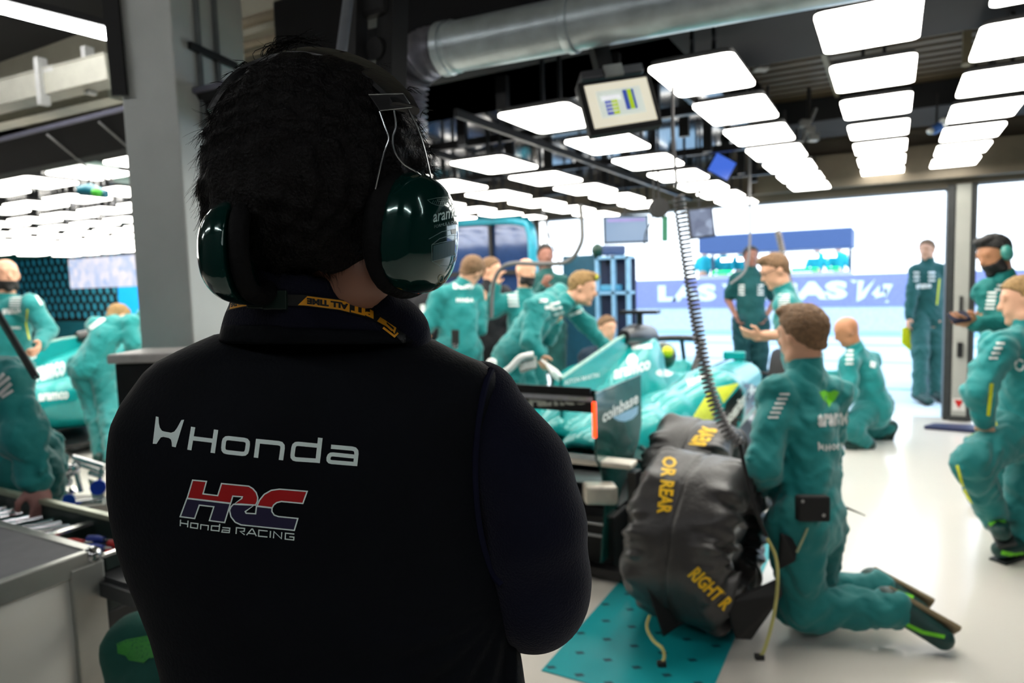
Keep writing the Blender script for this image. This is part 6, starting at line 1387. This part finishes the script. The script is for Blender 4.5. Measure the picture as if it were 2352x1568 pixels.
t = thing('ceiling_ornament', 'small blue and green spool under the ceiling panels at left', 'spool'); MB().tube([P(182, 438, 4.2), P(205, 436, 4.2), P(245, 446, 4.2)], [.03, .04, .025], 12).build('spool_body', mat('spool blue', (0, 90, 110), .4), t, smooth=True); MB().ball(P(222, 442, 4.17), (.035, .03, .03), 8).build('green_middle', LIME, t, smooth=True); MB().tube([P(205, 436, 4.2), P(205, 385, 4.2)], .006, 6).build('hook', BLK, t)
# navy pad by the post, jack under the rear of the car
t = MB(); c_ = G(2190, 985); t.prism([(c_.x-.24, c_.y-.10, .0), (c_.x+.22, c_.y-.14, .0), (c_.x+.24, c_.y+.10, 0), (c_.x-.16, c_.y+.06, 0)], (0, 0, .035)); tag(t.build('floor_pad', mat('navy pad', (24, 34, 76), .5), bevel=.01), 'flat navy pad on the floor in front of the door post', 'pad')
jk = thing('car_stand', 'white topped stand carrying the rear of the race car', 'stand')
cj = P(1322, 1052, 3.35); MB().box((cj.x-.55, cj.y-.05, cj.z-.016), (cj.x+.30, cj.y+.05, cj.z+.012)).build('top_beam', mat('white stand', (232, 226, 212), .4), jk, bevel=.008)
cq = P(1378, 1132, 3.15); MB().obox(cq, CR, CF, ZZ, .075, .06, .045).build('padded_block', mat('silver pad', (206, 200, 186), .35, .3, bump=.3, bs=20), jk, bevel=.015)
f_ = MB()
for x in (-.5, -.1, .3): f_.box((cj.x+x-.02, cj.y-.04, .0), (cj.x+x+.02, cj.y+.04, cj.z-.03))
f_.box((cj.x-.5, cj.y-.03, .02), (cj.x+.35, cj.y+.03, .06)); f_.build('stand_frame', CARB, jk)
t = thing('equipment_box', 'low black equipment box on the floor left of the wrapped tyre', 'box')
q = G(1385, 1300); q.z = .0; MB().box((q.x-.16, q.y-.1, .0), (q.x+.10, q.y+.12, .30)).build('body', BLK, t, bevel=.01)
for dz in (.20, .26): MB().tube([(q.x-.12, q.y-.105, dz), (q.x+.06, q.y-.105, dz)], .008, 8).build('bright_bar', ALU, t, smooth=True)
# ------------------------------------------------------------------ Empties stand at the base of their things
bpy.context.view_layer.update()
for o in [q for q in COL.objects if q.type == 'EMPTY' and q.parent is None and q.get('category') and q.name.split('.')[0] != 'ceiling_light' or (q.type == 'EMPTY' and q.name.startswith('ceiling_light') and q.location.length < 1e-6)]:
    if o.location.length > 1e-6: continue
    lo = Vector((1e9,)*3); hi = -lo
    def walk(q):
        global lo, hi
        for c in q.children:
            if c.type == 'MESH' and len(c.data.vertices):
                a = np.zeros(len(c.data.vertices)*3); c.data.vertices.foreach_get('co', a); a = a.reshape(-1, 3)
                M = np.array(c.matrix_world); a = a@M[:3, :3].T+M[:3, 3]
                lo = Vector(np.minimum(np.array(lo), a.min(0))); hi = Vector(np.maximum(np.array(hi), a.max(0)))
            walk(c)
    walk(o)
    if lo.x > hi.x: continue
    o.location = ((lo.x+hi.x)/2, (lo.y+hi.y)/2, lo.z); M = Matrix.Translation(o.location).inverted()
    for c in o.children: c.matrix_parent_inverse = M
bpy.context.view_layer.update()
